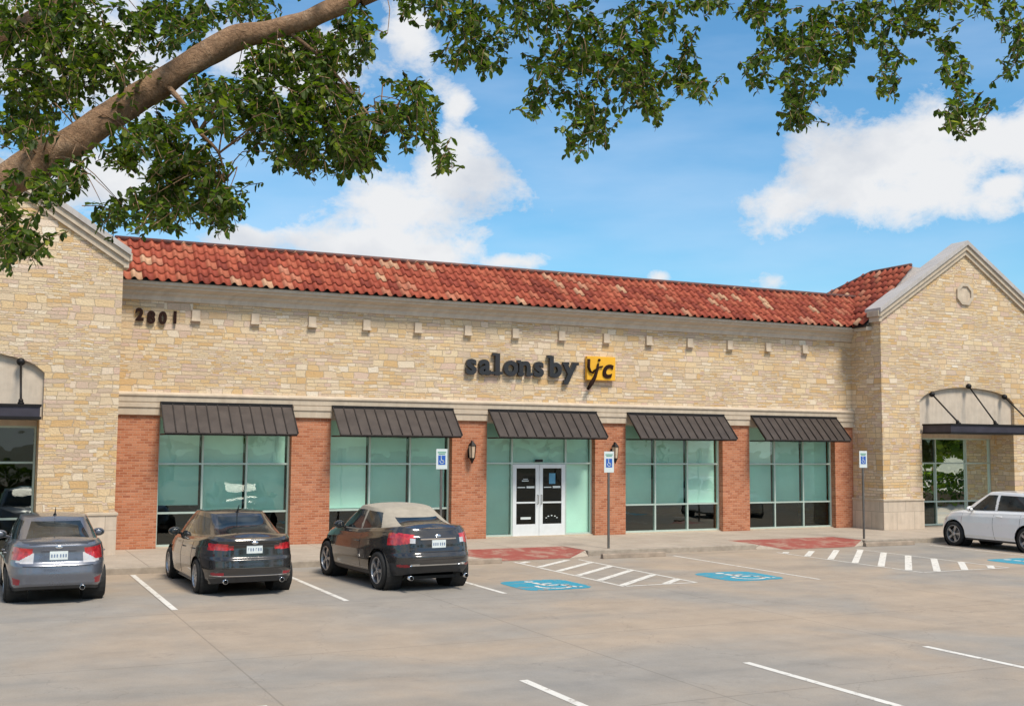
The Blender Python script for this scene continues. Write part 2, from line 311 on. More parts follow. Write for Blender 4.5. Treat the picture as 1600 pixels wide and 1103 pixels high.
def text_mesh(name,body,size,depth,mat,parent,loc,bold=0.,sx=1.,shear=0.):
    cu=bpy.data.curves.new(name+'_c','FONT'); cu.body=body; cu.size=size; cu.extrude=depth; cu.offset=bold; cu.shear=shear; cu.resolution_u=6
    t=bpy.data.objects.new(name+'_t',cu); col.objects.link(t); dg=bpy.context.evaluated_depsgraph_get(); dg.update()
    me=bpy.data.meshes.new_from_object(t.evaluated_get(dg)); bpy.data.objects.remove(t); bpy.data.curves.remove(cu)
    me.transform(Matrix.Diagonal((sx,1,1,1))); me.transform(Matrix.Rotation(R(90),4,'X')); me.transform(Matrix.Translation(loc)); me.materials.clear(); me.name=name
    return link(name,me,mat,parent)
# ------------------------------------------------------------------ ground
ZL=-.15
MB().quad((-700,-700,ZL-.01),(900,-700,ZL-.01),(900,900,ZL-.01),(-700,900,ZL-.01)).build('ground',simple('dry_ground',(.20,.19,.13),.95,0,.3,.05)); tag(bpy.data.objects['ground'],kind='structure')
MB().box(-60,90,-75,-4.55,ZL-.25,ZL).build('parking_lot',LOT); tag(bpy.data.objects['parking_lot'],kind='structure')
# sidewalk pieces with kerb ramps cut in
RAMPS=[(9.35,13.0),(18.6,22.7)]
sw=MB(); cb=MB(); x=-20
KY=-4.42
for (a,b) in RAMPS+[(60,60)]:
    sw.box(x,a,KY,.35,-.3,0); cb.box(x,a,KY-.15,KY,-.3,.001); 
    if a<60: sw.box(a,b,-2.9,.35,-.3,0)
    x=b
sw=sw.build('sidewalk',WALK); tag(sw,kind='structure'); cb=cb.build('kerb',CURB,bevel=.02); tag(cb,kind='structure')
rb=MB(); rs=MB()
for (a,b) in RAMPS:
    y0=KY-.15-.35; yt=-2.9; e=.75
    rb.quad((a+e,y0,ZL+.006),(b-e,y0,ZL+.006),(b-e,yt-.25,-.004),(a+e,yt-.25,-.004))
    rb.quad((a+.02,KY-.02,-.004),(a+e,y0,ZL+.006),(a+e,yt-.25,-.004),(a+.02,yt-.25,-.004))
    rb.quad((b-e,y0,ZL+.006),(b-.02,KY-.02,-.004),(b-.02,yt-.25,-.004),(b-e,yt-.25,-.004))
    rs.box(a,b,yt-.25,yt,-.2,-.002)
    rs.quad((a,KY-.15,ZL+.004),(a+e,y0,ZL+.004),(a+.02,KY-.02,-.006)); rs.quad((b,KY-.15,ZL+.004),(b-.02,KY-.02,-.006),(b-e,y0,ZL+.004))
o=rb.build('kerb_ramp',RED); tag(o,kind='structure'); o=rs.build('ramp_landing',WALK); tag(o,kind='structure')
# painted markings
ln=MB(); z=ZL+.004
def stripe(mb,p,q,w=.10,z=z):
    p=Vector((p[0],p[1],z)); q=Vector((q[0],q[1],z)); d=(q-p).normalized(); n=Vector((-d.y,d.x,0))*w/2
    mb.quad(p-n,q-n,q+n,p+n)
for xx in (-2.0,1.25,4.40,7.63): stripe(ln,(xx,-4.75),(xx,-10.6 if xx<7 else -10.75),.11)
for xx,y0 in ((-2.4,-18.5),(.95,-18.55),(4.28,-18.45),(7.61,-18.6),(10.88,-18.62),(14.2,-18.6),(17.5,-18.6)): stripe(ln,(xx,y0),(xx,y0-5.6),.12)
o=ln.build('parking_lines',WHITE); tag(o,kind='structure')
h=MB()
def hatch(mb,x0,x1,ys,ye,step,lean,w,edge=.08):
    stripe(mb,(x0,ys),(x0,ye),edge); stripe(mb,(x1,ys),(x1,ye),edge,z+.0005)
    stripe(mb,(x0+.05,ye),(x1-.05,ye),edge,z+.001)
    yl=ys-.3; dx=x1-x0-.1; m_=lean/dx
    while yl-.0>ye-lean:
        a=(x0+.05,yl); b=(x1-.05,yl+lean)
        if a[1]<ye+.05: a=(a[0]+(ye+.05-a[1])/m_,ye+.05)
        if b[1]>ys-.02: b=(b[0]-(b[1]-ys+.02)/m_,ys-.02)
        if b[0]-a[0]>.15: stripe(mb,a,b,w,z+.0015)
        yl-=step
hatch(h,10.45,12.3,-5.3,-10.65,.98,1.5,.17)
o=h.build('access_aisle_hatching',WHITE); tag(o,kind='structure')
h=MB(); hatch(h,18.55,21.45,-5.55,-11.0,.93,2.85,.17,.06); stripe(h,(15.25,-5.3),(15.25,-11.2),.08); stripe(h,(24.6,-5.3),(24.6,-11.1),.08)
o=h.build('faded_access_aisle_hatching',WHITE); tag(o,kind='structure')
def isa(mb,cx,cy,s,z):       # wheelchair symbol laid on the ground, seen from the lot
    P=lambda u,v:(cx+u*s,cy+v*s)
    def ln_(a,b,w): stripe(mb,P(*a),P(*b),w*s,z)
    n=14
    for k in range(n):
        a0=R(150+k*230/n); a1=R(150+(k+1)*230/n); ln_((.05+.34*math.cos(a0),-.22+.34*math.sin(a0)),(.05+.34*math.cos(a1),-.22+.34*math.sin(a1)),.09)
    ln_((-.08,.42),(-.02,-.06),.13); ln_((-.04,-.06),(.30,-.06),.11); ln_((.27,-.04),(.46,-.52),.11); ln_((-.06,.2),(.22,.2),.08); ln_((.44,-.5),(.58,-.46),.08)
    mb.v+=[]; c=P(-.1,.6); b=len(mb.v); mb.v+=[(c[0]+.1*s*math.cos(2*math.pi*k/12),c[1]+.1*s*math.sin(2*math.pi*k/12),z) for k in range(12)]; mb.f.append(tuple(range(b,b+12)))
bl=MB(); wh=MB()
for (cx,cy) in ((9.02,-9.8),(13.92,-9.98),(23.2,-10.1)):
    b=len(bl.v); n=48; bl.v+=[(cx+(.80+.05*noise.noise(Vector((k*.9,cx,0))))*math.copysign(abs(math.cos(2*math.pi*k/n))**.42,math.cos(2*math.pi*k/n)),cy+(.84+.06*noise.noise(Vector((k*.9,cx,3))))*math.copysign(abs(math.sin(2*math.pi*k/n))**.42,math.sin(2*math.pi*k/n)),ZL+.004) for k in range(n)]; bl.f.append(tuple(range(b,b+n)))
    isa(wh,cx,cy-.05,1.05,ZL+.008)
o=bl.build('blue_accessible_panels',BLUE); tag(o,kind='structure'); o=wh.build('wheelchair_symbols',WHITE); tag(o,kind='structure')
# ------------------------------------------------------------------ building
bd=empty('retail_building',(13,0,0)); tag(bd,'long single storey shopfront building with buff stone walls, brick piers and red tile roof','building')
OFF=Vector((13,0,0))
def part(mb,name,mat,parent=None,**k):
    mb.v=[(v[0]-13,v[1],v[2]) for v in mb.v]; return mb.build(name,mat,bd if parent is None else parent,**k)
XL,XR=1.17,26.40
P=1.5
# stone band above the windows
part(MB().box(XL,XR,0,.45,3.85,7.0),'upper_wall',STONE)
piers=[(XL,2.40)]+[(2.40+3.6+k*4.92+.02,2.40+3.6+k*4.92+1.13) for k in range(4)]+[(25.60,XR)]
piers=[(XL,2.40),(6.00,7.13),(10.88,12.02),(15.80,16.93),(20.73,21.84),(25.58,XR)]
for a,b in piers:
    part(MB().box(a,b,-.02,.45,0,3.86),'brick_pier',BRICK)
    c=MB().box(a+.001,b-.001,-.10,.0,3.54,3.86); c.box(a+.001,b-.001,-.13,.0,3.74,3.86); part(c,'pier_cap',CAST,bevel=.008)
bc=MB().xsweep([(.1,3.86),(-.10,3.86),(-.12,3.90),(-.12,4.02),(-.155,4.06),(-.155,4.10),(-.06,4.16),(.1,4.16)],XL,XR); part(bc,'belt_course',CAST)
cn=MB().xsweep([(.1,6.62),(-.05,6.62),(-.07,6.66),(-.07,6.74),(-.12,6.78),(-.16,6.80),(-.16,6.86),(-.24,6.89),(-.38,6.93),(-.38,6.99),(-.46,7.0),(-.47,7.10),(.1,7.10)],XL,XR-.01); part(cn,'cornice',CASTG)
part(MB().box(XL,XR-.01,-.49,-.42,7.085,7.13),'drip_edge',IRON)
for cx in (3.26,4.88,6.51,8.13,9.73,11.34,12.95,14.57,16.2,17.81,19.42,21.05,22.67,24.27):
    c=MB().box(cx-.11,cx+.11,-.08,.01,6.17,6.42); c.box(cx-.13,cx+.13,-.12,.01,6.11,6.17); part(c,'stone_corbel',GREYT,bevel=.008)
# side blocks
def block(cx,flip=1):
    hw=4.1; x0,x1=cx-hw,cx+hw; nz=2.33; z_e=7.45; sl=.64
    gz=lambda x:10.32-.12-sl*abs(x-cx)
    arc=[(cx+2.35*t/10,4.5+.62*math.sqrt(max(0,1-(t/10)**2*.98))-.09) for t in range(-10,11)]
    # front wall in pieces: two legs, one arched head
    f=MB()
    f.prism([(x0,0),(cx-2.28,0),(cx-2.28,3.34),(cx-2.35,3.34),(cx-2.35,4.45),(cx-2.35,gz(cx-2.35)),(x0,gz(x0))],-P,-P+.35)
    f.prism([(x1,0),(x1,gz(x1)),(cx+2.35,gz(cx+2.35)),(cx+2.35,4.45),(cx+2.35,3.34),(cx+2.28,3.34),(cx+2.28,0)],-P,-P+.35)
    top=[(x,gz(x)) for x in (cx-2.35,cx,cx+2.35)]
    for i in range(20):
        (a,za),(b,zb)=arc[i],arc[i+1]; f.prism([(a,za),(b,zb),(b,gz(b)),(a,gz(a))],-P,-P+.35)
    part(f,'gable_wall',STONE)
    s=MB().box(x0,x0+.35,-P+.352,3 if flip>0 else 8,0,7.30); part(s,'side_wall',STONE)
    s=MB().box(x1-.35,x1,-P+.352,8,0,7.30); part(s,'side_wall',STONE)
    # panel over the canopy
    part(MB().prism([(cx-2.34,3.34)]+[(a,zz+.02) for a,zz in arc]+[(cx+2.34,3.34)],-P+.13,-P+.33),'arch_panel',STUC)
    # niche returns and soffit
    part(MB().box(cx-2.68,cx-2.28,-P+.352,-.35,0,3.34),'niche_return',STONE); part(MB().box(cx+2.28,cx+2.68,-P+.352,-.35,0,3.34),'niche_return',STONE)
    part(MB().box(cx-2.27,cx+2.27,-P+.352,-.2,3.34,3.5),'niche_soffit',STUC)
    part(MB().box(cx-2.27,cx+2.27,-.50,-.42,3.20,3.338),'window_head',CAST)
    # base course
    bs=MB(); e=.05
    for (a,b) in ((x0-e,cx-2.28+e*0),(cx+2.28,x1+e)):
        part(MB().box(a,b,-P-e,-P+.02,0,.99),'base_course',BASE)
    part(bs,'base_course',BASE) if bs.v else None
    bs=MB().box(x0-e,x0+.02,-P+.0201,-.001,0,.99) if flip>0 else MB().box(x1-.02,x1+e,-P+.0201,-.001,0,.99)
    part(bs,'base_course',BASE)
    lg=MB(); e=.08
    for (a,b) in ((x0-e,cx-2.28),(cx+2.28,x1+e)): part(MB().box(a,b,-P-e,-P+.01,.99,1.06),'base_ledge',CAST,bevel=.01)
    if flip>0: lg.box(x0-e,x0+.01,-P+.0101,-.001,.99,1.06)
    else: lg.box(x1-.01,x1+e,-P+.0101,-.001,.99,1.06)
    part(lg,'base_ledge',CAST,bevel=.01)
    # raked cornice: chevron bands
    def chev(zt,zb,yf,yb,ov):
        h=hw+ov; T=lambda x,o:10.32+o-sl*abs(x-cx); m_=MB()
        m_.prism([(cx-h,T(cx-h,zt)),(cx,T(cx,zt)),(cx,T(cx,zb)),(cx-h,T(cx-h,zb))],yf,yb)
        m_.prism([(cx,T(cx,zt)),(cx+h,T(cx+h,zt)),(cx+h,T(cx+h,zb)),(cx,T(cx,zb))],yf,yb); return m_
    part(chev(.10,-.06,-P-.20,-P-.001,.16),'rake_crown',CAPG)
    part(chev(-.065,-.24,-P-.14,-P-.001,.12),'rake_fascia',CAST)
    part(chev(-.245,-.42,-P-.075,-P-.001,.06),'rake_moulding',CAST)
    part(chev(.095,-.02,-P+.0,-.92 if flip>0 else -.5,.16),'gable_cap',CAPG)
    part(chev(.0,-.10,-P+.352,-.93 if flip>0 else -.51,-.02),'gable_backing',STUC)
    # returns
    xs=x0 if flip>0 else x1; q=-1 if flip>0 else 1
    a,b=sorted((xs+q*.20,xs)); part(MB().box(a,b,-P-.12,-P+.45,7.40,7.60).box(min(xs+q*.13,xs),max(xs+q*.13,xs),-P-.08,-P+.42,7.22,7.40),'cornice_return',CAST,bevel=.01)
    # medallion
    if flip>0:
        md=MB(); c=(cx-.05,8.45)
        for k in range(8):
            a0,a1=R(22.5+45*k),R(67.5+45*k); pr=[(c[0]+.43*math.cos(a0),c[1]+.43*math.sin(a0)),(c[0]+.43*math.cos(a1),c[1]+.43*math.sin(a1)),(c[0]+.31*math.cos(a1),c[1]+.31*math.sin(a1)),(c[0]+.31*math.cos(a0),c[1]+.31*math.sin(a0))]
            md.prism(pr,-P-.07,-P+.01)
        me_=part(md,'medallion',CAST)
        b2=MB(); b2.prism([(c[0]+.31*math.cos(R(22.5+45*k)),c[1]+.31*math.sin(R(22.5+45*k))) for k in range(8)],-P-.015,-P+.01); b2.v=[(v[0]-13,v[1],v[2]) for v in b2.v]; b2.build('medallion_panel',GREYT,me_)
    # canopy on tie rods
    cz=3.36; ca=MB().box(cx-2.22,cx+2.22,-2.78,-P-.002,cz+.03,cz+.26); cap=part(ca,'entrance_canopy',CANOPY)
    t=MB().box(cx-2.25,cx+2.25,-2.81,-P-.003,cz+.262,cz+.32).box(cx-2.25,cx+2.25,-2.81,-P-.003,cz-.03,cz+.028); t.v=[(v[0]-13,v[1],v[2]) for v in t.v]; t.build('canopy_flange',IRON,cap)
    for dx in (-1.8,0,1.8):
        top=Vector((cx+dx,-P-.06,4.74 if dx else 5.03+.05)); bot=Vector((cx+dx,-2.72,cz+.36)); t=MB().tube([top,bot],.028,8); t.ball(tuple(top),.10,14); t.tube([top,top+Vector((0,.07,0))],.06,10); t.tube([bot+(top-bot)*.05,bot],.055,8); t.box(bot.x-.07,bot.x+.07,bot.y-.05,bot.y+.05,cz+.322,cz+.36)
        t.v=[(v[0]-13,v[1],v[2]) for v in t.v]; t.build('tie_rod',IRON,cap,smooth=True)
    # window wall
    window(cx-2.27,cx+2.27,-.42,0.02,3.20,[cx-.52,cx+1.02] if flip>0 else [cx-1.0,cx+.55],[.88,2.28],kind='gable',flip=flip)
    # tiled roof behind the gable
def window(x0,x1,y,z0,z1,mx,mz,kind='shade',flip=1):
    fr=MB(); t=.05; d=.11
    fr.box(x0,x0+t,y,y+d,z0,z1).box(x1-t,x1,y,y+d,z0,z1).box(x0+t,x1-t,y,y+d,z1-t,z1).box(x0+t,x1-t,y,y+d,z0,z0+t)
    for m_ in mx: fr.box(m_-t/2,m_+t/2,y,y+d,z0+t,z1-t)
    xs=[x0+t]+sum([[m_-t/2,m_+t/2] for m_ in mx],[])+[x1-t]
    for i in range(0,len(xs),2):
        for q in mz:
            if kind=='door' and i==2 and q<2: continue
            fr.box(xs[i],xs[i+1],y+.002,y+d-.002,q-t/2,q+t/2)
    wd=part(fr,'window',FRAME)
    def sub(mb,name,mat): mb.v=[(v[0]-13,v[1],v[2]) for v in mb.v]; return mb.build(name,mat,wd)
    cols=list(zip(xs[0::2],xs[1::2])); rows=[z0+t]+sum([[q-t/2,q+t/2] for q in mz],[])+[z1-t]; rows=list(zip(rows[0::2],rows[1::2]))
    for ci,(a,b) in enumerate(cols):
        for ri,(c,e) in enumerate(rows):
            if kind=='door' and ci==1 and ri<len(rows)-1: continue
            tw=rnd.uniform(-.004,.004); tz=rnd.uniform(-.003,.003)
            pn=MB().quad((a,y+.055+tw,c),(b,y+.055-tw,c),(b,y+.055-tw+tz,e),(a,y+.055+tw+tz,e)); sub(pn,'pane',GLASS)
    if kind=='shade':
        for ci,(a,b) in enumerate(cols):
            zb=.97+ (.18 if (ci==0 and x0<3) else rnd.uniform(-.02,.03)); s=MB(); yy=y+.14
            s.box(a+.02-.03,b-.05,yy,yy+.012,zb,z1-.02); s.box(a-.01,b-.05,yy-.012,yy+.024,zb-.03,zb+.012)
            sub(s,'roller_shade',BLIND)
    elif kind=='door':
        for ci,(a,b) in enumerate(cols):
            s=MB(); yy=y+.14
            if ci==1: s.box(a-.03,b+.03,yy,yy+.012,2.28,z1-.02)
            else: s.box(a-.01,b+.0,yy,yy+.012,.06,z1-.02)
            sub(s,'roller_shade',BLIND)
    else:
        ci=2 if flip>0 else 0
        if flip>0: a,b=cols[ci]; sub(MB().box(a+.02,b-.05,y+.14,y+.152,.95,3.1),'roller_shade',BLIND)
block(30.50,1); block(-2.93,-1)
# main windows
bays=[(2.40,6.00),(7.13,10.88),(12.02,15.80),(16.93,20.73),(21.84,25.58)]
YW=.20
for i,(a,b) in enumerate(bays):
    t=(b-a)/3
    # lintel soffit behind the awning
    part(MB().box(a,b,-.02,.45,3.52,3.848),'lintel',CAST)
    if i==2: window(a,b,YW,.03,3.52,[12.98,14.86],[2.26],kind='door')
    else: window(a,b,YW,.03,3.52,[a+t,a+2*t],[.92,2.24])
    part(MB().box(a,b,YW-.09,YW+.2,-.02,.029),'window_sill',CAST)
# doors
for s,(a,b) in enumerate(((13.01,13.915),(13.925,14.83))):
    f=MB(); y=YW-.01; z0,z1=.02,2.225
    f.box(a,a+.12,y,y+.06,z0,z1).box(b-.12,b,y,y+.06,z0,z1).box(a+.12,b-.12,y,y+.06,z1-.12,z1).box(a+.12,b-.12,y,y+.06,z0,z0+.36).box(a+.12,b-.12,y+.004,y+.056,1.02,1.07)
    dr=part(f,'door',DFRAME,bevel=.004)
    q=MB().quad((a+.12,y+.03,z0+.36),(b-.12,y+.03,z0+.36),(b-.12,y+.03,z1-.12),(a+.12,y+.03,z1-.12)); q.v=[(v[0]-13,v[1],v[2]) for v in q.v]; q.build('door_pane',DGLASS,dr)
    hx=(b-.06) if s==0 else (a+.06); hd=MB().tube([(hx,y,1.0),(hx,y-.06,1.0),(hx,y-.06,1.28),(hx,y,1.28)],.012,8); hd.v=[(v[0]-13,v[1],v[2]) for v in hd.v]; hd.build('door_handle',STEEL,dr,smooth=True)
    dc=MB(); yy=y+.024; cx=(a+b)/2      # notices and small lettering on the door glass
    dc.box(cx-.13,cx+.10,yy,yy+.003,1.70,1.73).box(cx-.09,cx+.07,yy,yy+.003,1.76,1.78) if s==0 else None
    dc.box(a+.17,cx-.02,yy,yy+.003,1.50,1.53).box(cx+.03,b-.15,yy,yy+.003,1.49,1.55)
    dc.box(cx-.17,cx+.18,yy,yy+.003,.53,.60) if s==0 else None
    if s==1:
        for k in range(5): aa=R(20+k*35); dc.box(cx+.2*math.cos(aa)-.03,cx+.2*math.cos(aa)+.02,yy,yy+.003,.52+.10*math.sin(aa),.54+.11*math.sin(aa))
    dc.v=[(v[0]-13,v[1],v[2]) for v in dc.v]; dc.build('window_lettering',SIGNW,dr)
    if s==1: q=MB().box(cx-.10,cx+.12,yy,yy+.003,1.62,1.95); q.v=[(v[0]-13,v[1],v[2]) for v in q.v]; q.build('blue_poster',simple('poster_blue',(.10,.30,.45),.5),dr)
part(MB().box(13.78,14.02,YW-.05,YW+.02,2.30,2.38),'door_sensor',IRON)
# interior shell
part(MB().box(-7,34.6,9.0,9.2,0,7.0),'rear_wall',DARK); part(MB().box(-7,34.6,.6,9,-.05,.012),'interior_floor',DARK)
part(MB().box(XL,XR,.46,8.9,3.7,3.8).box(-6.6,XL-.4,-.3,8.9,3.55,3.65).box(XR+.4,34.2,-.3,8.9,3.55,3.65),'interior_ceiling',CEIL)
# awnings
def awning(a,b):
    za,yb,zb=3.86,-.93,3.08; ya=-.16
    aw=empty('awning',(0,0,0),0,bd)
    sh=MB(); th=.03; n=Vector((0,-(za-zb),-(ya-yb))).normalized()
    sh.quad((a,ya,za),(b,ya,za),(b,yb,zb),(a,yb,zb)); sh.quad((a,ya,za-th),(b,ya,za-th),(b,yb,zb-th),(a,yb,zb-th))
    sh.quad((a,ya,za),(a,yb,zb),(a,yb,zb-th),(a,ya,za-th)); sh.quad((b,ya,za),(b,yb,zb),(b,yb,zb-th),(b,ya,za-th)); sh.quad((a,yb,zb),(b,yb,zb),(b,yb,zb-th),(a,yb,zb-th)); sh.quad((a,ya,za),(b,ya,za),(b,ya,za-th),(a,ya,za-th))
    part(sh,'metal_panel',SEAM,aw)
    rb_=MB(); k=round((b-a)/.305)
    for i in range(k+1):
        x=a+(b-a)*i/k; w_=.014; h_=.032
        rb_.xsweep([(ya,za-.001),(yb,zb-.001),(yb-.015,zb+h_),(ya-.0,za+h_)],x-w_,x+w_)
    part(rb_,'standing_seams',SEAMR,aw); 
    fr=MB().box(a-.02,b+.02,-.20,-.10,za-.05,za+.045); part(fr,'head_flashing',IRON,aw)
    f=MB(); 
    for x in (a+.03,b-.03): f.tube([(x,ya,za-.07),(x,yb+.03,zb-.05)],.02,6); f.tube([(x,-.03,zb-.05),(x,yb+.03,zb-.05)],.02,6)
    f.tube([(a+.03,yb+.03,zb-.05),(b-.03,yb+.03,zb-.05)],.02,6)
    part(f,'support_frame',IRON,aw)
for a,b in bays: awning(a+.0,b-.06)
# ------------------------------------------------------------------ tiled roofs
def tiles(O,U,V,W,H,name,clip=None,pitch=.29,course=.36,parent=None):
    O=Vector(O);U=Vector(U).normalized();V=Vector(V).normalized();Nn=U.cross(V).normalized()
    if Nn.z<0: Nn=-Nn
    nu=int(W/pitch); nv=int(H/course)+1; seg=8; vs=[];fs=[];uvs=[]
    for j in range(nv):
        v0=j*course; v1=min((j+1)*course+.05,H+.05)
        for i in range(nu):
            if clip and not clip(O+U*((i+.5)*pitch)+V*((j+.5)*course)): continue
            b=len(vs); jit=rnd.uniform(-.008,.008); jv=rnd.uniform(-.012,.012); tl=rnd.uniform(-.008,.008)
            for s_ in range(seg+1):
                u=s_/seg; hgt=.055*math.sin(u*2*math.pi)+.03 if True else 0
                if u<.5: hgt=.075*math.sin(u*2*math.pi)
                else: hgt=-.030*math.sin((u-.5)*2*math.pi)
                p=O+U*((i+u)*pitch); lift=.035+jit+tl*u
                vs.append(tuple(p+V*(v0+jv)+Nn*(hgt+lift+.03))); vs.append(tuple(p+V*v1+Nn*(hgt+.03))); vs.append(tuple(p+V*(v0+jv)+Nn*(hgt+lift-.012+.03)))
            for s_ in range(seg):
                q=b+3*s_; fs.append((q,q+3,q+4,q+1)); fs.append((q+2,q+5,q+3,q)); uvs+=[(i+.5,j+.5)]*8
    me=bpy.data.meshes.new(name); me.from_pydata([(a-13,b_,c) for a,b_,c in vs],[],fs); uv=me.uv_layers.new(name='UVMap')
    for l,u in zip(uv.data,uvs): l.uv=u
    o=link(name,me,TILE,bd,True)
    return o
# main slope
SLP=math.atan(.93); L_=1.34/math.cos(SLP)
def clip_main(p): return True if p.x<26.2+(p.y+.5)*.95+.15 else False
tiles((XL+.02,-.53,7.07),(1,0,0),(0,math.cos(SLP),math.sin(SLP)),28.6-XL,L_,'tile_roof',clip_main)
part(MB().quad((XL,-.45,7.10),(27.4,-.45,7.12),(27.4,.84,8.33),(XL,.84,8.33)),'roof_deck',DARK)
part(MB().tube([(XL,.83,8.39),(27.4,.83,8.42)],.07,10),'ridge_cap',simple('ridge_dark_tile',(.13,.06,.05),.7,0,.3,5),smooth=True)
part(MB().quad((XL,.84,8.34),(28.0,.84,8.34),(28,9,7.2),(XL,9,7.2)),'flat_roof',STUC)
# side slope of the right block
S2=math.atan(.96)
flash=lambda x:-1.10+(x-26.2)*.12
def back(x): return 3.2 if x<27.6 else 3.2-(x-27.6)/.9*2.1
def clip_side(p): return p.y>flash(p.x)-.1 and p.y<back(p.x) and not (p.x<26.2+(min(p.y,.9)+.5)*.95-.25) and p.x<28.5
tiles((26.12,3.3,7.12),(0,-1,0),(math.cos(S2),0,math.sin(S2)),4.7,3.3,'side_tile_roof',clip_side)
T=lambda x,y,dz=0:(x,y,7.12+(x-26.12)*.96+dz)
part(MB().quad(T(26.15,-1.1),T(26.15,3.2),T(27.6,3.2),T(28.5,1.1),T(28.5,-.85)),'side_roof_deck',DARK)
part(MB().quad(T(28.5,-.85),T(28.5,1.1),(31.5,1.1,9.43),(31.5,-.85,9.43)),'rear_roof_deck',STUC)
part(MB().tube([T(27.0,3.2,.02),T(27.6,3.15,.07),T(28.5,1.1,.07),T(28.5,-.9,.07)],.065,8),'ridge_cap',bpy.data.materials['ridge_dark_tile'],smooth=True)
part(MB().box(26.03,26.13,-1.1,-.5,7.06,7.12),'drip_edge',IRON)
part(MB().box(26.13,26.395,-1.1,-.47,6.95,7.08),'side_soffit',CASTG)
part(MB().prism([(26.3,7.15),(26.3,7.25),(28.5,9.40),(28.95,9.38),(28.95,7.15)],-.95,-.90),'roof_upstand',CAPG)
# ------------------------------------------------------------------ sign, number, lamps
sg=empty('store_sign',(13.8,-.02,5.2)); tag(sg,'black shop name letters beside a square amber logo box, mounted on the stone wall','sign')
SX=13.8; SZ=5.2
def serifs(mb,rects): 
    for (a,b,c,d) in rects: mb.box(a,b,-.14,-.04,c,d)
def letter(ch,x,z,size,sx,extra=()):
    o=text_mesh('letter',ch,size,.05,LETTER,sg,(x-SX,-.07,z-SZ),bold=size*.034,sx=sx)
    if extra:
        for (a,b,c,d) in extra: MB().box(x-SX+a,x-SX+b,-.121,-.019,z-SZ+c,z-SZ+d).build('serif',LETTER,o)
    return o
z0=4.97; S=.90
slab=.085
letter('s',11.26,z0,S,1.02)
letter('a',11.70,z0,S,.98,[(.36,.46,0,slab)])
letter('l',12.20,z0,S,1.1,[(-.04,.28,0,slab),(-.06,.09,.57,.655)])
letter('o',12.52,z0,S,.98)
letter('n',13.02,z0,S,.98,[(-.02,.20,0,slab),(.27,.50,0,slab),(-.04,.08,.37,.46)])
letter('s',13.55,z0,S,1.02)
letter('b',14.08,z0,S,1.0,[(-.06,.09,.57,.655)])
letter('y',14.62,z0,S,1.05,[(-.05,.17,.38,.465),(.29,.52,.38,.465),(-.02,.12,-.20,-.10)])
MBx=MB().box(15.42-SX,16.46-SX,-.15,-.01,4.90-SZ,5.66-SZ); lb=MBx.build('logo_box',YEL,sg,bevel=.012)
text_mesh('logo_letter','c',.86,.02,BROWN,lb,(15.92-SX,-.165,5.0-SZ),bold=.022,shear=.25)
jj=MB(); pts=[(15.80,5.42),(15.77,5.25),(15.68,5.0),(15.56,4.80),(15.42,4.60)]
for (a,b),(c,d) in zip(pts,pts[1:]): pass
jj.tube([(a-SX,-.19,b-SZ) for a,b in pts],[.035,.045,.06,.075,.05],8); jj.ball((15.84-SX,-.19,5.54-SZ),.045,10); jj.tube([(15.46-SX,-.19,5.56-SZ),(15.45-SX,-.19,5.30-SZ),(15.52-SX,-.19,5.16-SZ),(15.63-SX,-.19,5.13-SZ)],[.05,.05,.04,.03],8)
jj.tube([(15.62-SX,-.19,5.18-SZ),(15.85-SX,-.19,5.32-SZ),(15.97-SX,-.19,5.34-SZ)],.025,8)
jj.build('logo_letter',BROWN,lb,smooth=True)
hn=empty('house_number',(2.25,-.02,6.15)); tag(hn,'dark brown street number 2801 fixed on the stone wall under the cornice','sign')
for k,(ch,dz) in enumerate(zip('2801',(.05,-.01,-.01,.02))): text_mesh('numeral',ch,.44,.03,BROWN,hn,(-.57+k*.30+(.02 if ch=='1' else 0),-.05,-.17+dz+.04),bold=.020,sx=.92)
def lantern(x,label):
    l=empty('wall_lantern',(x,-.02,2.6)); tag(l,label,'lamp','wall lanterns beside the entrance')
    MB().box(-.06,.06,-.03,0,-.18,.12).tube([(0,-.02,.10),(0,-.14,.34),(0,-.20,.30)],.015,8).build('bracket',IRON,l)
    MB().lathe([(.02,.34),(.05,.30),(.12,.22),(.13,.20),(.13,.18)],(0,-.2,0),'z',6).build('cage_top',IRON,l)
    MB().lathe([(.10,-.17),(.06,-.24),(.015,-.34),(.001,-.35)],(0,-.2,0),'z',6).build('cage_foot',IRON,l)
    MB().lathe([(.085,-.17),(.115,.18)],(0,-.2,0),'z',6).build('lamp_glass',simple('frosted_lamp_glass',(.55,.42,.30),.3),l)
    f=MB()
    for k in range(6): a=2*math.pi*k/6; f.tube([(.088*math.cos(a),-.2+.088*math.sin(a),-.17),(.12*math.cos(a),-.2+.12*math.sin(a),.18)],.008,5)
    f.build('lamp_bars',IRON,l)
lantern(11.45,'small dark lantern on the brick pier left of the entrance doors'); lantern(16.42,'small dark lantern on the brick pier right of the entrance doors')
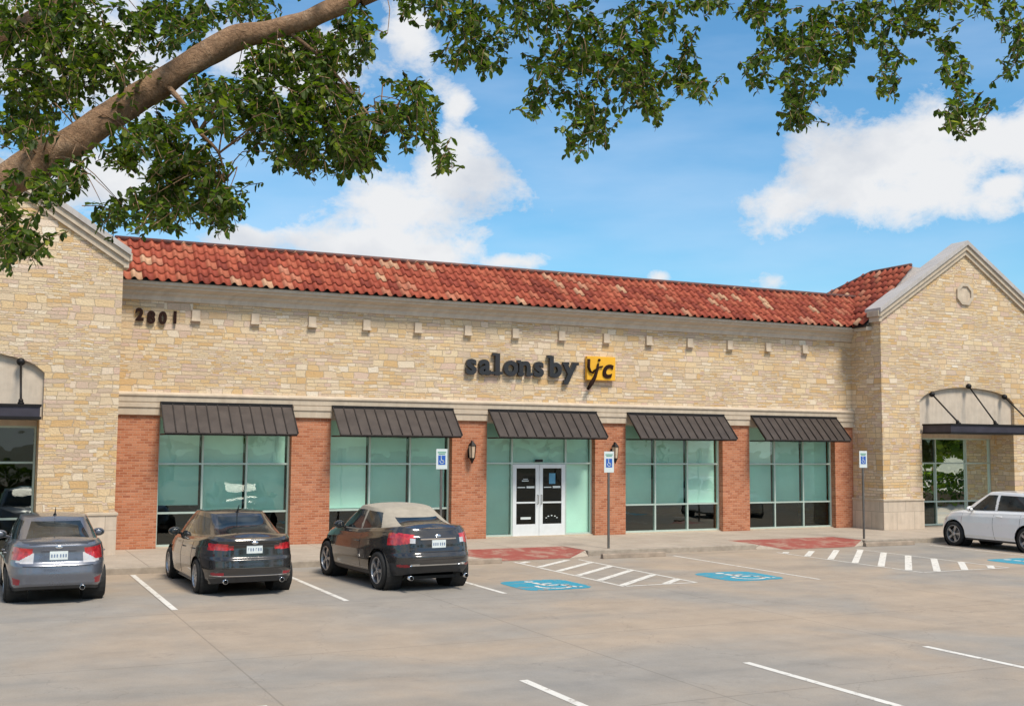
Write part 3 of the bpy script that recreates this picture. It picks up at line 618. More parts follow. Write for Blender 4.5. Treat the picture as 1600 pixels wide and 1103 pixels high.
# ------------------------------------------------------------------ signs on posts and wheel stops
def psign(x,y,zt,label,face=0,w=.31,h=.58):
    s=empty('parking_sign',(x,y,0)); tag(s,label,'sign','accessible parking signs on posts')
    MB().box(-.028,.028,-.02,.02,0,zt-.05).build('post',STEEL,s)
    MB().box(-w/2,w/2,-.027,-.0215,zt-h,zt).build('sign_plate',SIGNW,s,bevel=.002)
    g=MB(); yy=-.031; c=zt-h*.55
    def bar(p,q,wd):
        p=Vector((p[0],yy,c+p[1])); q=Vector((q[0],yy,c+q[1])); d=(q-p).normalized(); n=Vector((-d.z,0,d.x))*wd/2; g.quad(p-n,q-n,q+n,p+n)
    b=MB().box(-.10,.10,-.0305,-.0272,c-.12,c+.12); b.build('blue_panel',SIGNB,s)
    yy=-.033
    for k in range(10): a0,a1=R(160+k*21),R(160+(k+1)*21); bar((.0+.055*math.cos(a0),-.03+.055*math.sin(a0)),(.0+.055*math.cos(a1),-.03+.055*math.sin(a1)),.016)
    bar((-.02,.06),(-.01,-.01),.022); bar((-.01,-.01),(.04,-.01),.02); bar((.035,0),(.06,-.07),.02); g.ball((-.02,-.033,c+.085),.018,8)
    g.build('wheelchair_symbol',SIGNW,s)
    MB().box(-.115,.115,-.0305,-.0272,zt-.10,zt-.075).box(-.09,.09,-.0305,-.0272,zt-.14,zt-.12).build('sign_lettering',SIGNG,s)
psign(13.85,-4.2,2.66,'white accessible parking sign on a post in front of the pier right of the doors')
psign(8.86,-4.2,2.70,'white accessible parking sign standing behind the dark convertible',h=.52)
psign(23.05,-4.15,2.72,'pale accessible parking sign on a post before the shaded stone side wall',h=.52)
def wstop(x,y,L,label):
    s=MB().xsweep([(-.08,0),(.08,0),(.06,.10),(.035,.125),(-.035,.125),(-.06,.10)],-L/2,L/2).build('wheel_stop',simple('wheel_stop_concrete',(.27,.215,.165),.9,0,.25,4) if 'wheel_stop_concrete' not in bpy.data.materials else bpy.data.materials['wheel_stop_concrete'],None,bevel=.008)
    s.location=(x,y,ZL); tag(s,label,'wheel stop','concrete wheel stops before the kerb')
wstop(13.98,-5.30,1.95,'brown concrete wheel stop before the parking sign right of the entrance')
wstop(9.1,-5.35,1.9,'brown concrete wheel stop beside the right rear corner of the dark convertible')
wstop(23.3,-4.95,1.95,'brown concrete wheel stop before the parking sign near the white car')
# ------------------------------------------------------------------ cars
def lerp_tab(tab,y):
    if y<=tab[0][0]: return tab[0][1]
    for (a,u),(b,v) in zip(tab,tab[1:]):
        if y<=b:
            t=(y-a)/(b-a); t=t*t*(3-2*t)*.5+t*.5; return u+(v-u)*t
    return tab[-1][1]
RUBBER_RED=Mat('red_lamp_lens',.12,(.42,.012,.02),.6); RUBBER_RED.color(RUBBER_RED.ramp(RUBBER_RED.noise(14,det=2),[(.35,(.30,.008,.015)),(.65,(.60,.03,.035))])); RUBBER_RED.p.inputs['Coat Weight'].default_value=1; LENS=RUBBER_RED.m
LENSW=simple('clear_lamp_lens',(.62,.60,.60),.12,.2,.1,14); PLATE=simple('plate_white',(.66,.72,.72),.4,0,.05,9); PLTX=simple('plate_characters',(.16,.22,.34),.5); CARGL=Mat('car_glass',.03,(.015,.022,.026),.45); CARGL.p.inputs['Coat Weight'].default_value=0; CARGL.color(CARGL.ramp(CARGL.noise(2.2,det=2),[(.4,(.010,.015,.018)),(.7,(.035,.045,.05))])); CARGL=CARGL.m
TREFL=simple('red_reflector',(.30,.02,.03),.3)
def build_car(S):
    car=empty(S['name'],(*S['loc'],ZL),S['rz']); tag(car,S['label'],'car')
    Lh,Wh=S['L']/2,S['W']/2; paint=S['paint']; NR,NF=S.get('nr',4.2),S.get('nf',3.0)
    H=lambda y:lerp_tab(S['top'],y); B=lambda y:lerp_tab(S['bot'],y)
    wt=S['wprof']; rt=S['rprof']; ft=S['fprof']
    def pt(side_x,side_y,f):     # unit outline direction and level -> body point
        a=Wh*lerp_tab(wt,f); b=Lh*(lerp_tab(ft,f) if side_y>0 else lerp_tab(rt,f))
        x,y=a*side_x,b*side_y; zb,zt=B(y),H(y); return Vector((x,y,zb+(zt-zb)*f))
    ring=[]; N=S.get('N',640)
    # arclength-even outline
    raw=[]
    for k in range(4000):
        t=2*math.pi*k/4000; c,s=math.cos(t),math.sin(t); n=NF if s>0 else NR
        raw.append((math.copysign(abs(c)**(2/n),c),math.copysign(abs(s)**(2/n),s)))
    d=[0]
    for p,q in zip(raw,raw[1:]+raw[:1]): d.append(d[-1]+math.hypot((p[0]-q[0])*Wh,(p[1]-q[1])*Lh))
    k=0
    for i in range(N):
        tgt=d[-1]*i/N
        while d[k+1]<tgt: k+=1
        u_=(tgt-d[k])/max(1e-9,d[k+1]-d[k]); p=raw[k]; q=raw[(k+1)%len(raw)]; ring.append((p[0]+(q[0]-p[0])*u_,p[1]+(q[1]-p[1])*u_))
    M_=S.get('M',62); fl=[j/M_ for j in range(M_+1)]
    V=[];
    for f in fl:
        for (sx,sy) in ring: V.append(pt(sx,sy,f))
    caps=[.97,.92,.8,.6,.35,.12,0]
    for g in caps:
        for (sx,sy) in ring:
            e=pt(sx,sy,1); lx=e.x*g; gy=1-(1-g)*.06*abs(sy)**8; V.append(Vector((lx,e.y*gy,e.z+S.get('crown',.05)*(1-g*g)*min(1,(1-abs(sy)**10)+.3)-(.0))))
    J=len(fl)+len(caps)
    wheels=[(sx*(Wh-S['tw']/2-.015),y) for y in (S['yr'],S['yf']) for sx in (-1,1)]
    RA=S['R']+.055
    rm=lambda c:any(abs(c.x)>Wh*.55 and math.hypot(c.y-y,c.z-S['R'])<RA for _,y in wheels)
    groups={}; used={}
    for j in range(J-1):
        for i in range(N):
            q=(j*N+i,j*N+(i+1)%N,(j+1)*N+(i+1)%N,(j+1)*N+i); c=(V[q[0]]+V[q[1]]+V[q[2]]+V[q[3]])/4
            if j<M_ and rm(c): continue
            key='body'
            if j<M_:
                for nm,fn in S['masks']:
                    if fn(c,c.z,abs(c.x),c.y,(j+.5)/M_): key=nm; break
            groups.setdefault(key,[]).append(q)
    keep=set()
    for fs in groups.values():
        for q in fs: keep|=set(q)
    for vi in keep:           # smooth wheel arch rims
        v=V[vi]
        if vi<N*(M_+1) and abs(v.x)>Wh*.55:
            for _,y in wheels:
                dd=math.hypot(v.y-y,v.z-S['R'])
                if dd<RA: 
                    s_=RA/dd; v.y=y+(v.y-y)*s_; v.z=S['R']+(v.z-S['R'])*s_
    matmap=dict(body=paint,tail_light=LENS,reverse_light=LENSW,bumper=S.get('lower',PLAST),trim=CHROME,reflector=TREFL,headlight=LENSW,gap=IRON,valance=S.get('valance',PLAST))
    def emit(name,fs,mat,off=0,parent=car):
        ids={}; vs=[]
        for q in fs:
            for v in q:
                if v not in ids: ids[v]=len(vs); vs.append(tuple(V[v]))
        me=bpy.data.meshes.new(name); me.from_pydata(vs,[],[tuple(ids[v] for v in q) for q in fs])
        return link(name,me,mat,parent,True)
    for key,fs in groups.items():
        if key in('tail_light','reverse_light','reflector','headlight'):
            for sgn in (-1,1):
                sub=[q for q in fs if sum(V[i_].x for i_ in q)*sgn>0]
                if sub: emit(key,sub,matmap[key])
        else: emit(key,fs,matmap[key])
    # wheel wells and floor
    w_=MB()
    for (wx,wy) in wheels:
        sg_=1 if wx>0 else -1; x0=sg_*(Wh-.06); x1=sg_*(Wh-.42)
        w_.lathe([(RA+.012,x0),(RA+.012,x1),(.001,x1)],(0,wy,S['R']),'x',28)
    w_.box(-Wh+.44,Wh-.44,-Lh+.35,Lh-.4,.24,.30).box(-Wh+.12,Wh-.12,S['yr']+RA+.03,S['yf']-RA-.03,.24,.30)
    w_.build('underbody',BLACK,car)
    # wheels
    for (wx,wy) in wheels:
        sg_=1 if wx>0 else -1; wh=empty('wheel',(wx,wy,S['R']),0 if sg_>0 else math.pi,car); r=S['R']; t=S['tw']/2; rr=S['rim']
        MB().lathe([(rr-.01,-t),(r-.035,-t),(r-.008,-t*.75),(r,-t*.35),(r,t*.35),(r-.008,t*.75),(r-.035,t),(rr,t),(rr-.012,t-.02),(rr-.02,-t*.5)],(0,0,0),'x',40).build('tyre',BLACK,wh,smooth=True)
        rm_=MB().lathe([(rr,t-.008),(rr-.022,t-.002),(rr-.03,t-.03),(rr-.035,0)],(0,0,0),'x',40)
        rm_.lathe([(.001,t-.012),(.03,t-.010),(.055,t-.02),(.06,t-.06)],(0,0,0),'x',20)
        ns=S.get('spokes',5)
        for k_ in range(ns):
            for dv in ((-.10,.10) if ns<=6 else (0,)):
                a=2*math.pi*k_/ns; b=a+dv; w0,w1=.022,.016 if ns<=6 else .02
                p=Vector((0,math.cos(a),math.sin(a)))*.045; q=Vector((0,math.cos(b),math.sin(b)))*(rr-.02); n=Vector((0,-math.sin(a),math.cos(a)))
                rm_.quad(p+n*w0+Vector((t-.02,0,0)),p-n*w0+Vector((t-.02,0,0)),q-n*w1+Vector((t-.022,0,0)),q+n*w1+Vector((t-.022,0,0)))
                rm_.quad(p-n*w0+Vector((t-.02,0,0)),q-n*w1+Vector((t-.022,0,0)),q-n*w1+Vector((t-.05,0,0)),p-n*w0+Vector((t-.05,0,0)))
                rm_.quad(p+n*w0+Vector((t-.02,0,0)),q+n*w1+Vector((t-.022,0,0)),q+n*w1+Vector((t-.05,0,0)),p+n*w0+Vector((t-.05,0,0)))
        rm_.build('rim',S.get('rimmat',ALLOY),wh)
        MB().lathe([(.001,t-.075),(rr*.62,t-.075),(rr*.62,t-.09)],(0,0,0),'x',30).build('brake_disc',STEEL,wh)
    # cabin
    C=S['cab']; NC=360; n0=C.get('n',5.0); KL=26
    ringc=[]; raw=[]
    for k in range(3000):
        t=2*math.pi*k/3000; c,s=math.cos(t),math.sin(t); raw.append((math.copysign(abs(c)**(2/n0),c),math.copysign(abs(s)**(2/n0),s)))
    d=[0]; la,lb=C['w'][0],(C['yf'][0]-C['yr'][0])/2
    for p,q in zip(raw,raw[1:]+raw[:1]): d.append(d[-1]+math.hypot((p[0]-q[0])*la,(p[1]-q[1])*lb))
    k=0
    for i in range(NC):
        tgt=d[-1]*i/NC
        while d[k+1]<tgt: k+=1
        u_=(tgt-d[k])/max(1e-9,d[k+1]-d[k]); p=raw[k]; q=raw[(k+1)%len(raw)]; ringc.append((p[0]+(q[0]-p[0])*u_,p[1]+(q[1]-p[1])*u_))
    roof=lambda y:lerp_tab(C['roof'],y)
    ez=lambda k:1-(1-k)**1.0
    def cp(sx,sy,k):
        bulge=math.sin(k*math.pi)*.035
        wv=C['w'][0]+(C['w'][1]-C['w'][0])*(k**1.25); yf=C['yf'][0]+(C['yf'][1]-C['yf'][0])*k+bulge*2*.7; yr=C['yr'][0]+(C['yr'][1]-C['yr'][0])*k-bulge*C.get('rb',1.)
        yc=(yf+yr)/2; y=yc+(yf-yr)/2*sy; x=wv*sx*(1-C.get('taper',0)*max(0,(-sy))**2)
        zb=H(max(-Lh*.93,min(Lh*.93,y)))-.02; return Vector((x,y,zb+(roof(y)-zb)*k))
    CV=[]; lev=[j/KL for j in range(KL+1)]
    for kk in lev:
        for s_ in ringc: CV.append(cp(*s_,kk))
    for g in (.97,.9,.75,.5,.25,0):
        for (sx,sy) in ringc:
            e=cp(sx,sy,1); yc=(C['yf'][1]+C['yr'][1])/2; CV.append(Vector((e.x*g,yc+(e.y-yc)*(g**.25 if g else 0) if False else yc+(e.y-yc)*(1-(1-g)*.10),e.z+C['crown']*(1-g*g))))
    cg={}
    for j in range(KL+6):
        for i in range(NC):
            q=(j*NC+i,j*NC+(i+1)%NC,(j+1)*NC+(i+1)%NC,(j+1)*NC+i); c=(CV[q[0]]+CV[q[1]]+CV[q[2]]+CV[q[3]])/4; key='roof'
            if j<KL:
                k_=(j+.5)/KL; yf=C['yf'][0]+(C['yf'][1]-C['yf'][0])*k_; yr=C['yr'][0]+(C['yr'][1]-C['yr'][0])*k_; wv=C['w'][0]+(C['w'][1]-C['w'][0])*(k_**1.25)
                sx,sy=ringc[i]
                if sy>.93 and abs(c.x)<wv*.90 and .04<k_<.93: key='windshield'
                elif sy<C.get('rsy',-.93) and abs(c.x)<wv*C.get('rw',.84) and C['rk'][0]<k_<C['rk'][1]: key='rear_window'
                elif abs(sx)>C.get('sxm',.90) and C['sk'][0]<k_<C['sk'][1]:
                    fy=(c.y-yr)/(yf-yr)
                    if C['sy'][0]<fy-C.get('slant',0)*(k_-.5)<C['sy'][1] and not (abs(c.y-C['bp'])<.045): key='side_window'
            cg.setdefault(key,[]).append(q)
    cm=dict(roof=C.get('mat',paint),windshield=CARGL,rear_window=CARGL,side_window=CARGL)
    def emit2(name,fs,mat):
        ids={}; vs=[]
        for q in fs:
            for v in q:
                if v not in ids: ids[v]=len(vs); vs.append(tuple(CV[v]))
        me=bpy.data.meshes.new(name); me.from_pydata(vs,[],[tuple(ids[v] for v in q) for q in fs]); return link(name,me,mat,car,True)
    for key,fs in cg.items():
        if key=='side_window':
            for sgn in (-1,1): 
                for fr_ in (-1,1):
                    sub=[q for q in fs if sum(CV[i_].x for i_ in q)*sgn>0 and (sum(CV[i_].y for i_ in q)/4-C['bp'])*fr_>0]
                    if sub: emit2(key,sub,cm[key])
        else: emit2(key if not(key=='roof' and 'mat' in C) else 'soft_top',fs,cm[key])
    # rear details: positions on the rear surface
    def rear(x,z):
        best=None
        lo,hi=0,1
        for _ in range(30):
            f=(lo+hi)/2; a=Wh*lerp_tab(wt,f); b=Lh*lerp_tab(rt,f); y=-b*max(0,1-(abs(x)/a)**NR)**(1/NR); zz=B(y)+(H(y)-B(y))*f
            if zz<z: lo=f
            else: hi=f
        return y
    def side(y,z,sgn):
        lo,hi=0,1
        for _ in range(30):
            f=(lo+hi)/2; n=NF if y>0 else NR; b=Lh*(lerp_tab(ft,f) if y>0 else lerp_tab(rt,f)); x=Wh*lerp_tab(wt,f)*max(0,1-(abs(y)/b)**n)**(1/n); zz=B(y)+(H(y)-B(y))*f
            if zz<z: lo=f
            else: hi=f
        return x*sgn
    px,pz=S['plate']; yb=rear(px,pz)-.012
    p=MB().box(px-.155,px+.155,yb-.006,yb+.02,pz-.077,pz+.077).build('licence_plate',PLATE,car,bevel=.003)
    g=MB(); 
    for k_ in range(6):
        xx=px-.115+k_*.046+(.008 if k_>2 else -.004); g.box(xx-.012,xx+.012,yb-.0085,yb-.0062,pz-.032,pz+.026) if (k_*k_+int(S['L']*100))%3 else g.box(xx-.012,xx+.012,yb-.0085,yb-.0062,pz+.012,pz+.026).box(xx-.012,xx-.004,yb-.0086,yb-.0063,pz-.032,pz+.014)
    g.build('plate_characters',PLTX,p)
    ez_=S['emblem']; ye=rear(0,ez_)
    e=MB().lathe([(.001,-.014),(.045,-.012),(.055,-.002),(.055,.01)],(0,ye,0),'y',20); e.v=[(a*1.25,b,ez_+c*.62) for a,b,c in e.v]; e.build('emblem',CHROME,car,smooth=True)
    for (xa,xb,z_,hh,nm,mt) in S.get('rearbars',[]):
        m_=MB(); n=26; b=len(m_.v)
        for k_ in range(n+1):
            x=xa+(xb-xa)*k_/n; y=rear(x,z_)
            for (dy,dz) in ((-.014,-hh/2),(-.016,hh/2),(.02,hh/2),(.02,-hh/2)): m_.v.append((x,y+dy,z_+dz))
        for k_ in range(n):
            for e_ in range(4): m_.f.append((b+k_*4+e_,b+k_*4+(e_+1)%4,b+k_*4+4+(e_+1)%4,b+k_*4+4+e_))
        m_.build(nm,mt,car)
    # shut lines
    def groove(path,nm='panel_gap',wd=.010):
        m_=MB(); P3=[Vector(p) for p in path]
        m_.tube([tuple(p) for p in P3],wd/2,5,False); m_.build(nm,IRON,car)
    for sgn in (-1,1):
        for ys in S['doors']:
            zt=H(ys)-.03; groove([(side(ys+.06*math.sin((k_/10)*3),.30+(zt-.30)*k_/10,sgn)-.001*sgn,ys+.06*math.sin((k_/10)*3),.30+(zt-.30)*k_/10) for k_ in range(11)])
        for (yh,zh) in S['handles']:
            m_=MB(); m_.tube([(side(yh+dx_,zh,sgn)+sgn*o_,yh+dx_,zh) for dx_,o_ in ((-.10,0),(-.085,.022),(0,.03),(.085,.022),(.10,0))],.012,8); m_.build('door_handle',paint,car,smooth=True)
        xm,ym,zm=S['mirror']; mm=MB().ball((0,0,0),1,16); mm.v=[(sgn*(xm)+a*.125,ym+b*.075,zm+c*.085) for a,b,c in mm.v]; mm.tube([(sgn*(xm-.17),ym+.03,zm-.06),(sgn*(xm-.04),ym,zm-.03)],.028,8)
        mo=mm.build('mirror',paint,car,smooth=True)
        mg=MB(); cx=sgn*xm; mg.v+=[(cx+.10*math.cos(a)*1.0,ym-.062,zm+.062*math.sin(a)) for a in [2*math.pi*k_/16 for k_ in range(16)]]; mg.f.append(tuple(range(16))); mg.build('mirror_glass',CARGL,mo)
        # sill crease
    yl=S['yr']+RA+.1; 
    # rear deck shut line and bumper seam
    for (x0_,x1_,z_) in S.get('seams',[]): groove([(x0_+(x1_-x0_)*k_/30,rear(x0_+(x1_-x0_)*k_/30,z_)-.001,z_) for k_ in range(31)],'panel_gap',.012)
    if S.get('antenna'):
        yA=S['antenna']; zA=roof(yA)+C['crown']-.005; MB().tube([(0,yA,zA),(0,yA-.16,zA+.16)],[.018,.005],8).lathe([(.035,0),(.03,.02),(.01,.035)],(0,yA,zA),'z',10).build('antenna',PLAST,car,smooth=True)
    for xe in S.get('exhaust',[]):
        MB().lathe([(.04,-.10),(.045,-.10),(.045,.12),(.04,.12),(.038,-.09)],(xe,-Lh+.14,.30),'y',18).build('exhaust_pipe',CHROME,car,smooth=True)
        MB().lathe([(.001,.0),(.038,.0)],(xe,-Lh+.10,.30),'y',14).build('exhaust_bore',IRON,car)
    return car
WP=[(0,.93),(.12,.975),(.35,.995),(.55,1.0),(.78,.975),(.92,.94),(1,.885)]
GREYP=carpaint('steel_blue_paint',(.15,.165,.205),.55,.3); BLKP=carpaint('black_paint_warm',(.018,.016,.016),.1,.2); BLKP2=carpaint('black_paint',(.010,.011,.014),.1,.16); WHTP=carpaint('white_paint',(.86,.86,.86),0,.3)
SOFT=simple('beige_canvas_top',(.34,.30,.24),.95,0,.10,8,bump=.3)
def tail_silver(c,z,x,y,f): return y<-1.72 and x>.44 and .80+.0*(x)<z<1.04-.08*max(0,.75-x) and z>.80+max(0,(.66-x))*.6
def rev_silver(c,z,x,y,f): return y<-1.9 and x>.42 and .755<z<.80+max(0,(.66-x))*.6 and x<.74
build_car(dict(name='parked_car',label='silver blue sedan seen from behind, leftmost of the cars facing the shops',loc=(-.60,-6.98),rz=R(0),L=4.42,W=1.80,R=.325,tw=.21,rim=.215,yr=-1.30,yf=1.32,paint=GREYP,
  top=[(-2.21,1.10),(-1.7,1.145),(-1.1,1.10),(0,1.04),(.9,1.03),(1.4,.98),(1.9,.88),(2.21,.74)],bot=[(-2.21,.30),(-1.8,.24),(-1,.20),(1,.20),(1.9,.22),(2.21,.25)],
  wprof=WP,rprof=[(0,.955),(.12,.985),(.32,1.0),(.5,.99),(.6,.965),(.8,.955),(.93,.965),(1,.955)],fprof=[(0,.96),(.2,1),(.5,.99),(.8,.95),(1,.86)],
  masks=[('tail_light',tail_silver),('reverse_light',rev_silver),('reflector',lambda c,z,x,y,f:y<-1.85 and x>.64 and .36<z<.50-.25*max(0,.8-x)),('bumper',lambda c,z,x,y,f:y<-1.7 and f<.07)],
  cab=dict(w=(.80,.60),yr=(-1.78,-.82),yf=(1.30,.42),roof=[(-1.2,1.47),(-.2,1.53),(.5,1.52)],crown=.03,rk=(.12,.90),rw=.86,sk=(.12,.88),sy=(.10,.90),bp=-.05,taper=.12,rb=1.2),
  plate=(0,.885),emblem=1.035,rearbars=[(-.62,.62,1.125,.03,'spoiler_lip',GREYP),(-.30,.30,.985,.02,'handle_bar',GREYP)],doors=[1.0,-.02,-.98],handles=[(-.18,.86),(-1.05,.88)],mirror=(.93,.62,1.10),antenna=-.62,seams=[(-.60,.60,.70),(-.5,.5,1.085)],spokes=6,exhaust=[.42]))
def tail_black(c,z,x,y,f): return y<-1.95 and x>.40 and .90-.02*x<z<.99+.03*x and not(x<.5 and z>.97)
build_car(dict(name='parked_car',label='black sedan seen from behind, between the silver blue car and the convertible',loc=(2.87,-6.93),rz=R(1.5),L=4.86,W=1.93,R=.335,tw=.225,rim=.235,yr=-1.42,yf=1.42,paint=BLKP2,
  top=[(-2.43,1.10),(-2.0,1.15),(-1.2,1.08),(0,1.02),(.9,1.0),(1.5,.96),(2.1,.86),(2.43,.72)],bot=[(-2.43,.29),(-2.0,.23),(-1,.19),(1,.19),(2.1,.21),(2.43,.25)],
  wprof=WP,rprof=[(0,.96),(.12,.985),(.32,1.0),(.5,.992),(.58,.972),(.8,.965),(.95,.985),(1,.975)],fprof=[(0,.96),(.2,1),(.5,.99),(.8,.95),(1,.86)],
  masks=[('tail_light',tail_black),('reflector',lambda c,z,x,y,f:y<-2.1 and .58<x<.84 and .41<z<.46),('valance',lambda c,z,x,y,f:y<-2.0 and f<.12)],
  cab=dict(w=(.86,.62),yr=(-2.02,-.95),yf=(1.30,.40),roof=[(-1.4,1.46),(-.4,1.55),(.5,1.535)],crown=.03,rk=(.14,.92),rw=.84,sk=(.14,.86),sy=(.09,.90),bp=-.10,taper=.16,rb=1.0),
  plate=(0,.90),emblem=1.03,rearbars=[(-.50,.50,.985,.018,'trunk_bar',PLAST),(-.80,.80,.40,.012,'bumper_strip',CHROME)],doors=[1.0,-.08,-1.1],handles=[(-.25,.84),(-1.15,.86)],mirror=(.98,.62,1.08),antenna=-.85,seams=[(-.62,.62,.70),(-.62,.62,.55)],spokes=10,exhaust=[-.55,.55]))
def tail_suv(c,z,x,y,f): return y<-1.80 and x>.50 and 1.00-.22*(x-.5)<z<1.17-.15*max(0,.70-x)
build_car(dict(name='parked_car',label='black crossover convertible with a closed beige soft top, parked left of the entrance',loc=(6.30,-7.62),rz=R(5.0),L=4.90,W=1.98,R=.385,tw=.235,rim=.275,yr=-1.46,yf=1.38,paint=BLKP2,lower=PLAST,
  top=[(-2.42,1.22),(-2.0,1.29),(-1.2,1.22),(-.3,1.14),(.9,1.12),(1.5,1.06),(2.1,.96),(2.42,.82)],bot=[(-2.42,.40),(-2.0,.32),(-1,.27),(1,.27),(2.1,.28),(2.42,.32)],
  wprof=WP,rprof=[(0,.93),(.10,.965),(.22,1.0),(.38,1.0),(.48,.975),(.62,.965),(.82,.955),(1,.905)],fprof=[(0,.95),(.2,1),(.5,.99),(.8,.95),(1,.86)],
  masks=[('reverse_light',lambda c,z,x,y,f:y<-2.1 and .50<x<.60 and .98<z<1.07),('tail_light',tail_suv),('reflector',lambda c,z,x,y,f:y<-2.1 and .62<x<.86 and .50<z<.555),('trim',lambda c,z,x,y,f:y<-2.15 and x<.62 and .525<z<.565),('bumper',lambda c,z,x,y,f:(y<-1.8 and z<.62 and z<.565) or f<.10)],
  cab=dict(w=(.86,.66),yr=(-2.0,-.98),yf=(1.22,.30),roof=[(-1.6,1.46),(-.85,1.60),(-.2,1.64),(.4,1.61)],crown=.055,rk=(.24,.72),rw=.70,sk=(.08,.86),sy=(.15,.96),slant=-.12,sxm=.86,bp=-.40,taper=.10,mat=SOFT,rb=2.2,n=4.2),
  plate=(0,.955),emblem=1.11,rearbars=[(-.40,.40,1.055,.028,'chrome_bar',CHROME)],doors=[.95,-.62],handles=[(-.42,.92)],mirror=(.99,.55,1.20),antenna=None,seams=[(-.58,.58,.66),(-.62,.62,.80)],spokes=5,exhaust=[-.62,.62]))
build_car(dict(name='parked_car',label='white crossover seen from its left side at the right edge of the lot',loc=(26.10,-7.05),rz=R(0),L=4.60,W=1.86,R=.37,tw=.235,rim=.265,yr=-1.33,yf=1.36,paint=WHTP,
  top=[(-2.3,1.16),(-1.6,1.16),(-.6,1.13),(.7,1.09),(1.1,1.09),(1.7,1.02),(2.1,.92),(2.3,.80)],bot=[(-2.3,.34),(-1.8,.27),(-1,.23),(1,.23),(1.9,.25),(2.3,.28)],
  wprof=[(0,.93),(.10,.955),(.18,.985),(.35,.985),(.6,1.0),(.8,.985),(.93,.95),(1,.90)],rprof=[(0,.955),(.3,1.0),(.6,.985),(1,.94)],fprof=[(0,.96),(.2,1),(.45,.995),(.75,.96),(1,.86)],
  masks=[('tail_light',lambda c,z,x,y,f:y<-1.9 and x>.5 and .85<z<1.05),('headlight',lambda c,z,x,y,f:y>1.78 and x>.42 and .74<z<.90-.0*x and y<2.2),('bumper',lambda c,z,x,y,f:f<.06)],
  cab=dict(w=(.84,.64),yr=(-2.12,-1.80),yf=(1.22,.32),roof=[(-1.9,1.62),(-.9,1.68),(.0,1.69),(.5,1.66)],crown=.03,rk=(.14,.92),rw=.84,sk=(.08,.86),sy=(.05,.89),bp=-.22,taper=.05,rb=1.0),
  plate=(0,.85),emblem=1.02,rearbars=[],doors=[1.0,-.20,-1.15],handles=[(-.38,.98),(-1.3,1.0)],mirror=(.99,.62,1.16),antenna=None,seams=[],spokes=5))
# ------------------------------------------------------------------ shade tree reaching over the camera
tree=empty('shade_tree',(-7.2,-26.6,ZL)); tag(tree,'broadleaf shade tree with a slanting limb and leafy boughs hanging across the sky','tree')
TO=Vector((-7.2,-26.6,ZL))
def bark():
    M=Mat('grey_brown_bark',.9,spec=.2); v=M.coord(scale=(1,1,1))
    a=M.noise(5,v,7,.65,.5); b=M.noise(22,v,5,.7,1.2)
    c=M.ramp(a,[(.3,(.20,.12,.072)),(.5,(.33,.205,.122)),(.7,(.43,.30,.20))]); c=M.mix(.8,c,M.ramp(b,[(.3,(.6,.58,.56)),(.7,(1.15,1.12,1.1))]),'MULTIPLY')
    M.color(c); M.bump(M.math('ADD',a,b),.9,.03); return M.m
BARK=bark()
def leafmat():
    M=Mat('green_leaf',.5,spec=.4); M.n.remove(M.p); o=M.n['Material Output']
    t=M.n.new('ShaderNodeTexCoord'); sp=M.n.new('ShaderNodeSeparateXYZ'); M.l.new(t.outputs['UV'],sp.inputs[0])
    c=M.ramp(sp.outputs[0],[(0,(.022,.042,.007)),(.35,(.050,.088,.011)),(.65,(.095,.145,.016)),(.88,(.17,.22,.024)),(1,(.28,.30,.05))])
    c=M.mix(.6,c,M.ramp(M.noise(.9,M.coord(),2),[(.35,(.75,.85,.8)),(.65,(1.25,1.1,.85))]),'MULTIPLY')
    d=M.n.new('ShaderNodeBsdfPrincipled'); d.inputs['Roughness'].default_value=.42; d.inputs['Specular IOR Level'].default_value=.4; M.l.new(c,d.inputs['Base Color'])
    tr=M.n.new('ShaderNodeBsdfTranslucent'); M.l.new(M.mix(1,c,(1.5,1.7,.7),'MULTIPLY'),tr.inputs[0])
    mx=M.n.new('ShaderNodeMixShader'); mx.inputs[0].default_value=.45; M.l.new(d.outputs[0],mx.inputs[1]); M.l.new(tr.outputs[0],mx.inputs[2]); M.l.new(mx.outputs[0],o.inputs[0]); return M.m
LEAF=leafmat()
limb=[(-7.2,-26.6,ZL-.1),(-7.15,-26.6,1.2),(-7.0,-26.55,2.4),(-6.75,-26.4,3.3)]
A=[at(-140,365,6.6),at(-60,325,6.7),at(0,292,6.8),at(65,250,6.85),at(130,212,6.9),at(200,165,7.0),at(255,128,7.05),at(320,88,7.1),at(385,55,7.2),at(440,42,7.25),at(500,22,7.3),at(560,-8,7.4),at(640,-60,7.6)]
Ar=[.145,.122,.110,.103,.096,.09,.085,.08,.075,.07,.066,.06,.05]
def local(ps): return [tuple(Vector(p)-TO) for p in ps]
def knobbly(mb,amp=.05,fr=4):
    out=[]
    for v in mb.v:
        n=noise.noise_vector(Vector(v)*fr); out.append(tuple(Vector(v)+n*amp*.4))
    mb.v=out; return mb
def refine(ps,rs,n=5):
    P_=[];Q=[]
    ps=[Vector(p) for p in ps]
    for i in range(len(ps)-1):
        p0=ps[max(0,i-1)];p1=ps[i];p2=ps[i+1];p3=ps[min(len(ps)-1,i+2)]
        for k in range(n):
            t=k/n; P_.append(.5*((2*p1)+(p2-p0)*t+(2*p0-5*p1+4*p2-p3)*t*t+(3*p1-p0-3*p2+p3)*t**3)); Q.append(rs[i]+(rs[i+1]-rs[i])*t)
    P_.append(ps[-1]);Q.append(rs[-1]); return P_,Q
p_,r_=refine(local(limb+[A[0]]),[.34,.27,.25,.23,.21]); knobbly(MB().tube(p_,r_,18),.10,2).build('trunk',BARK,tree,smooth=True)
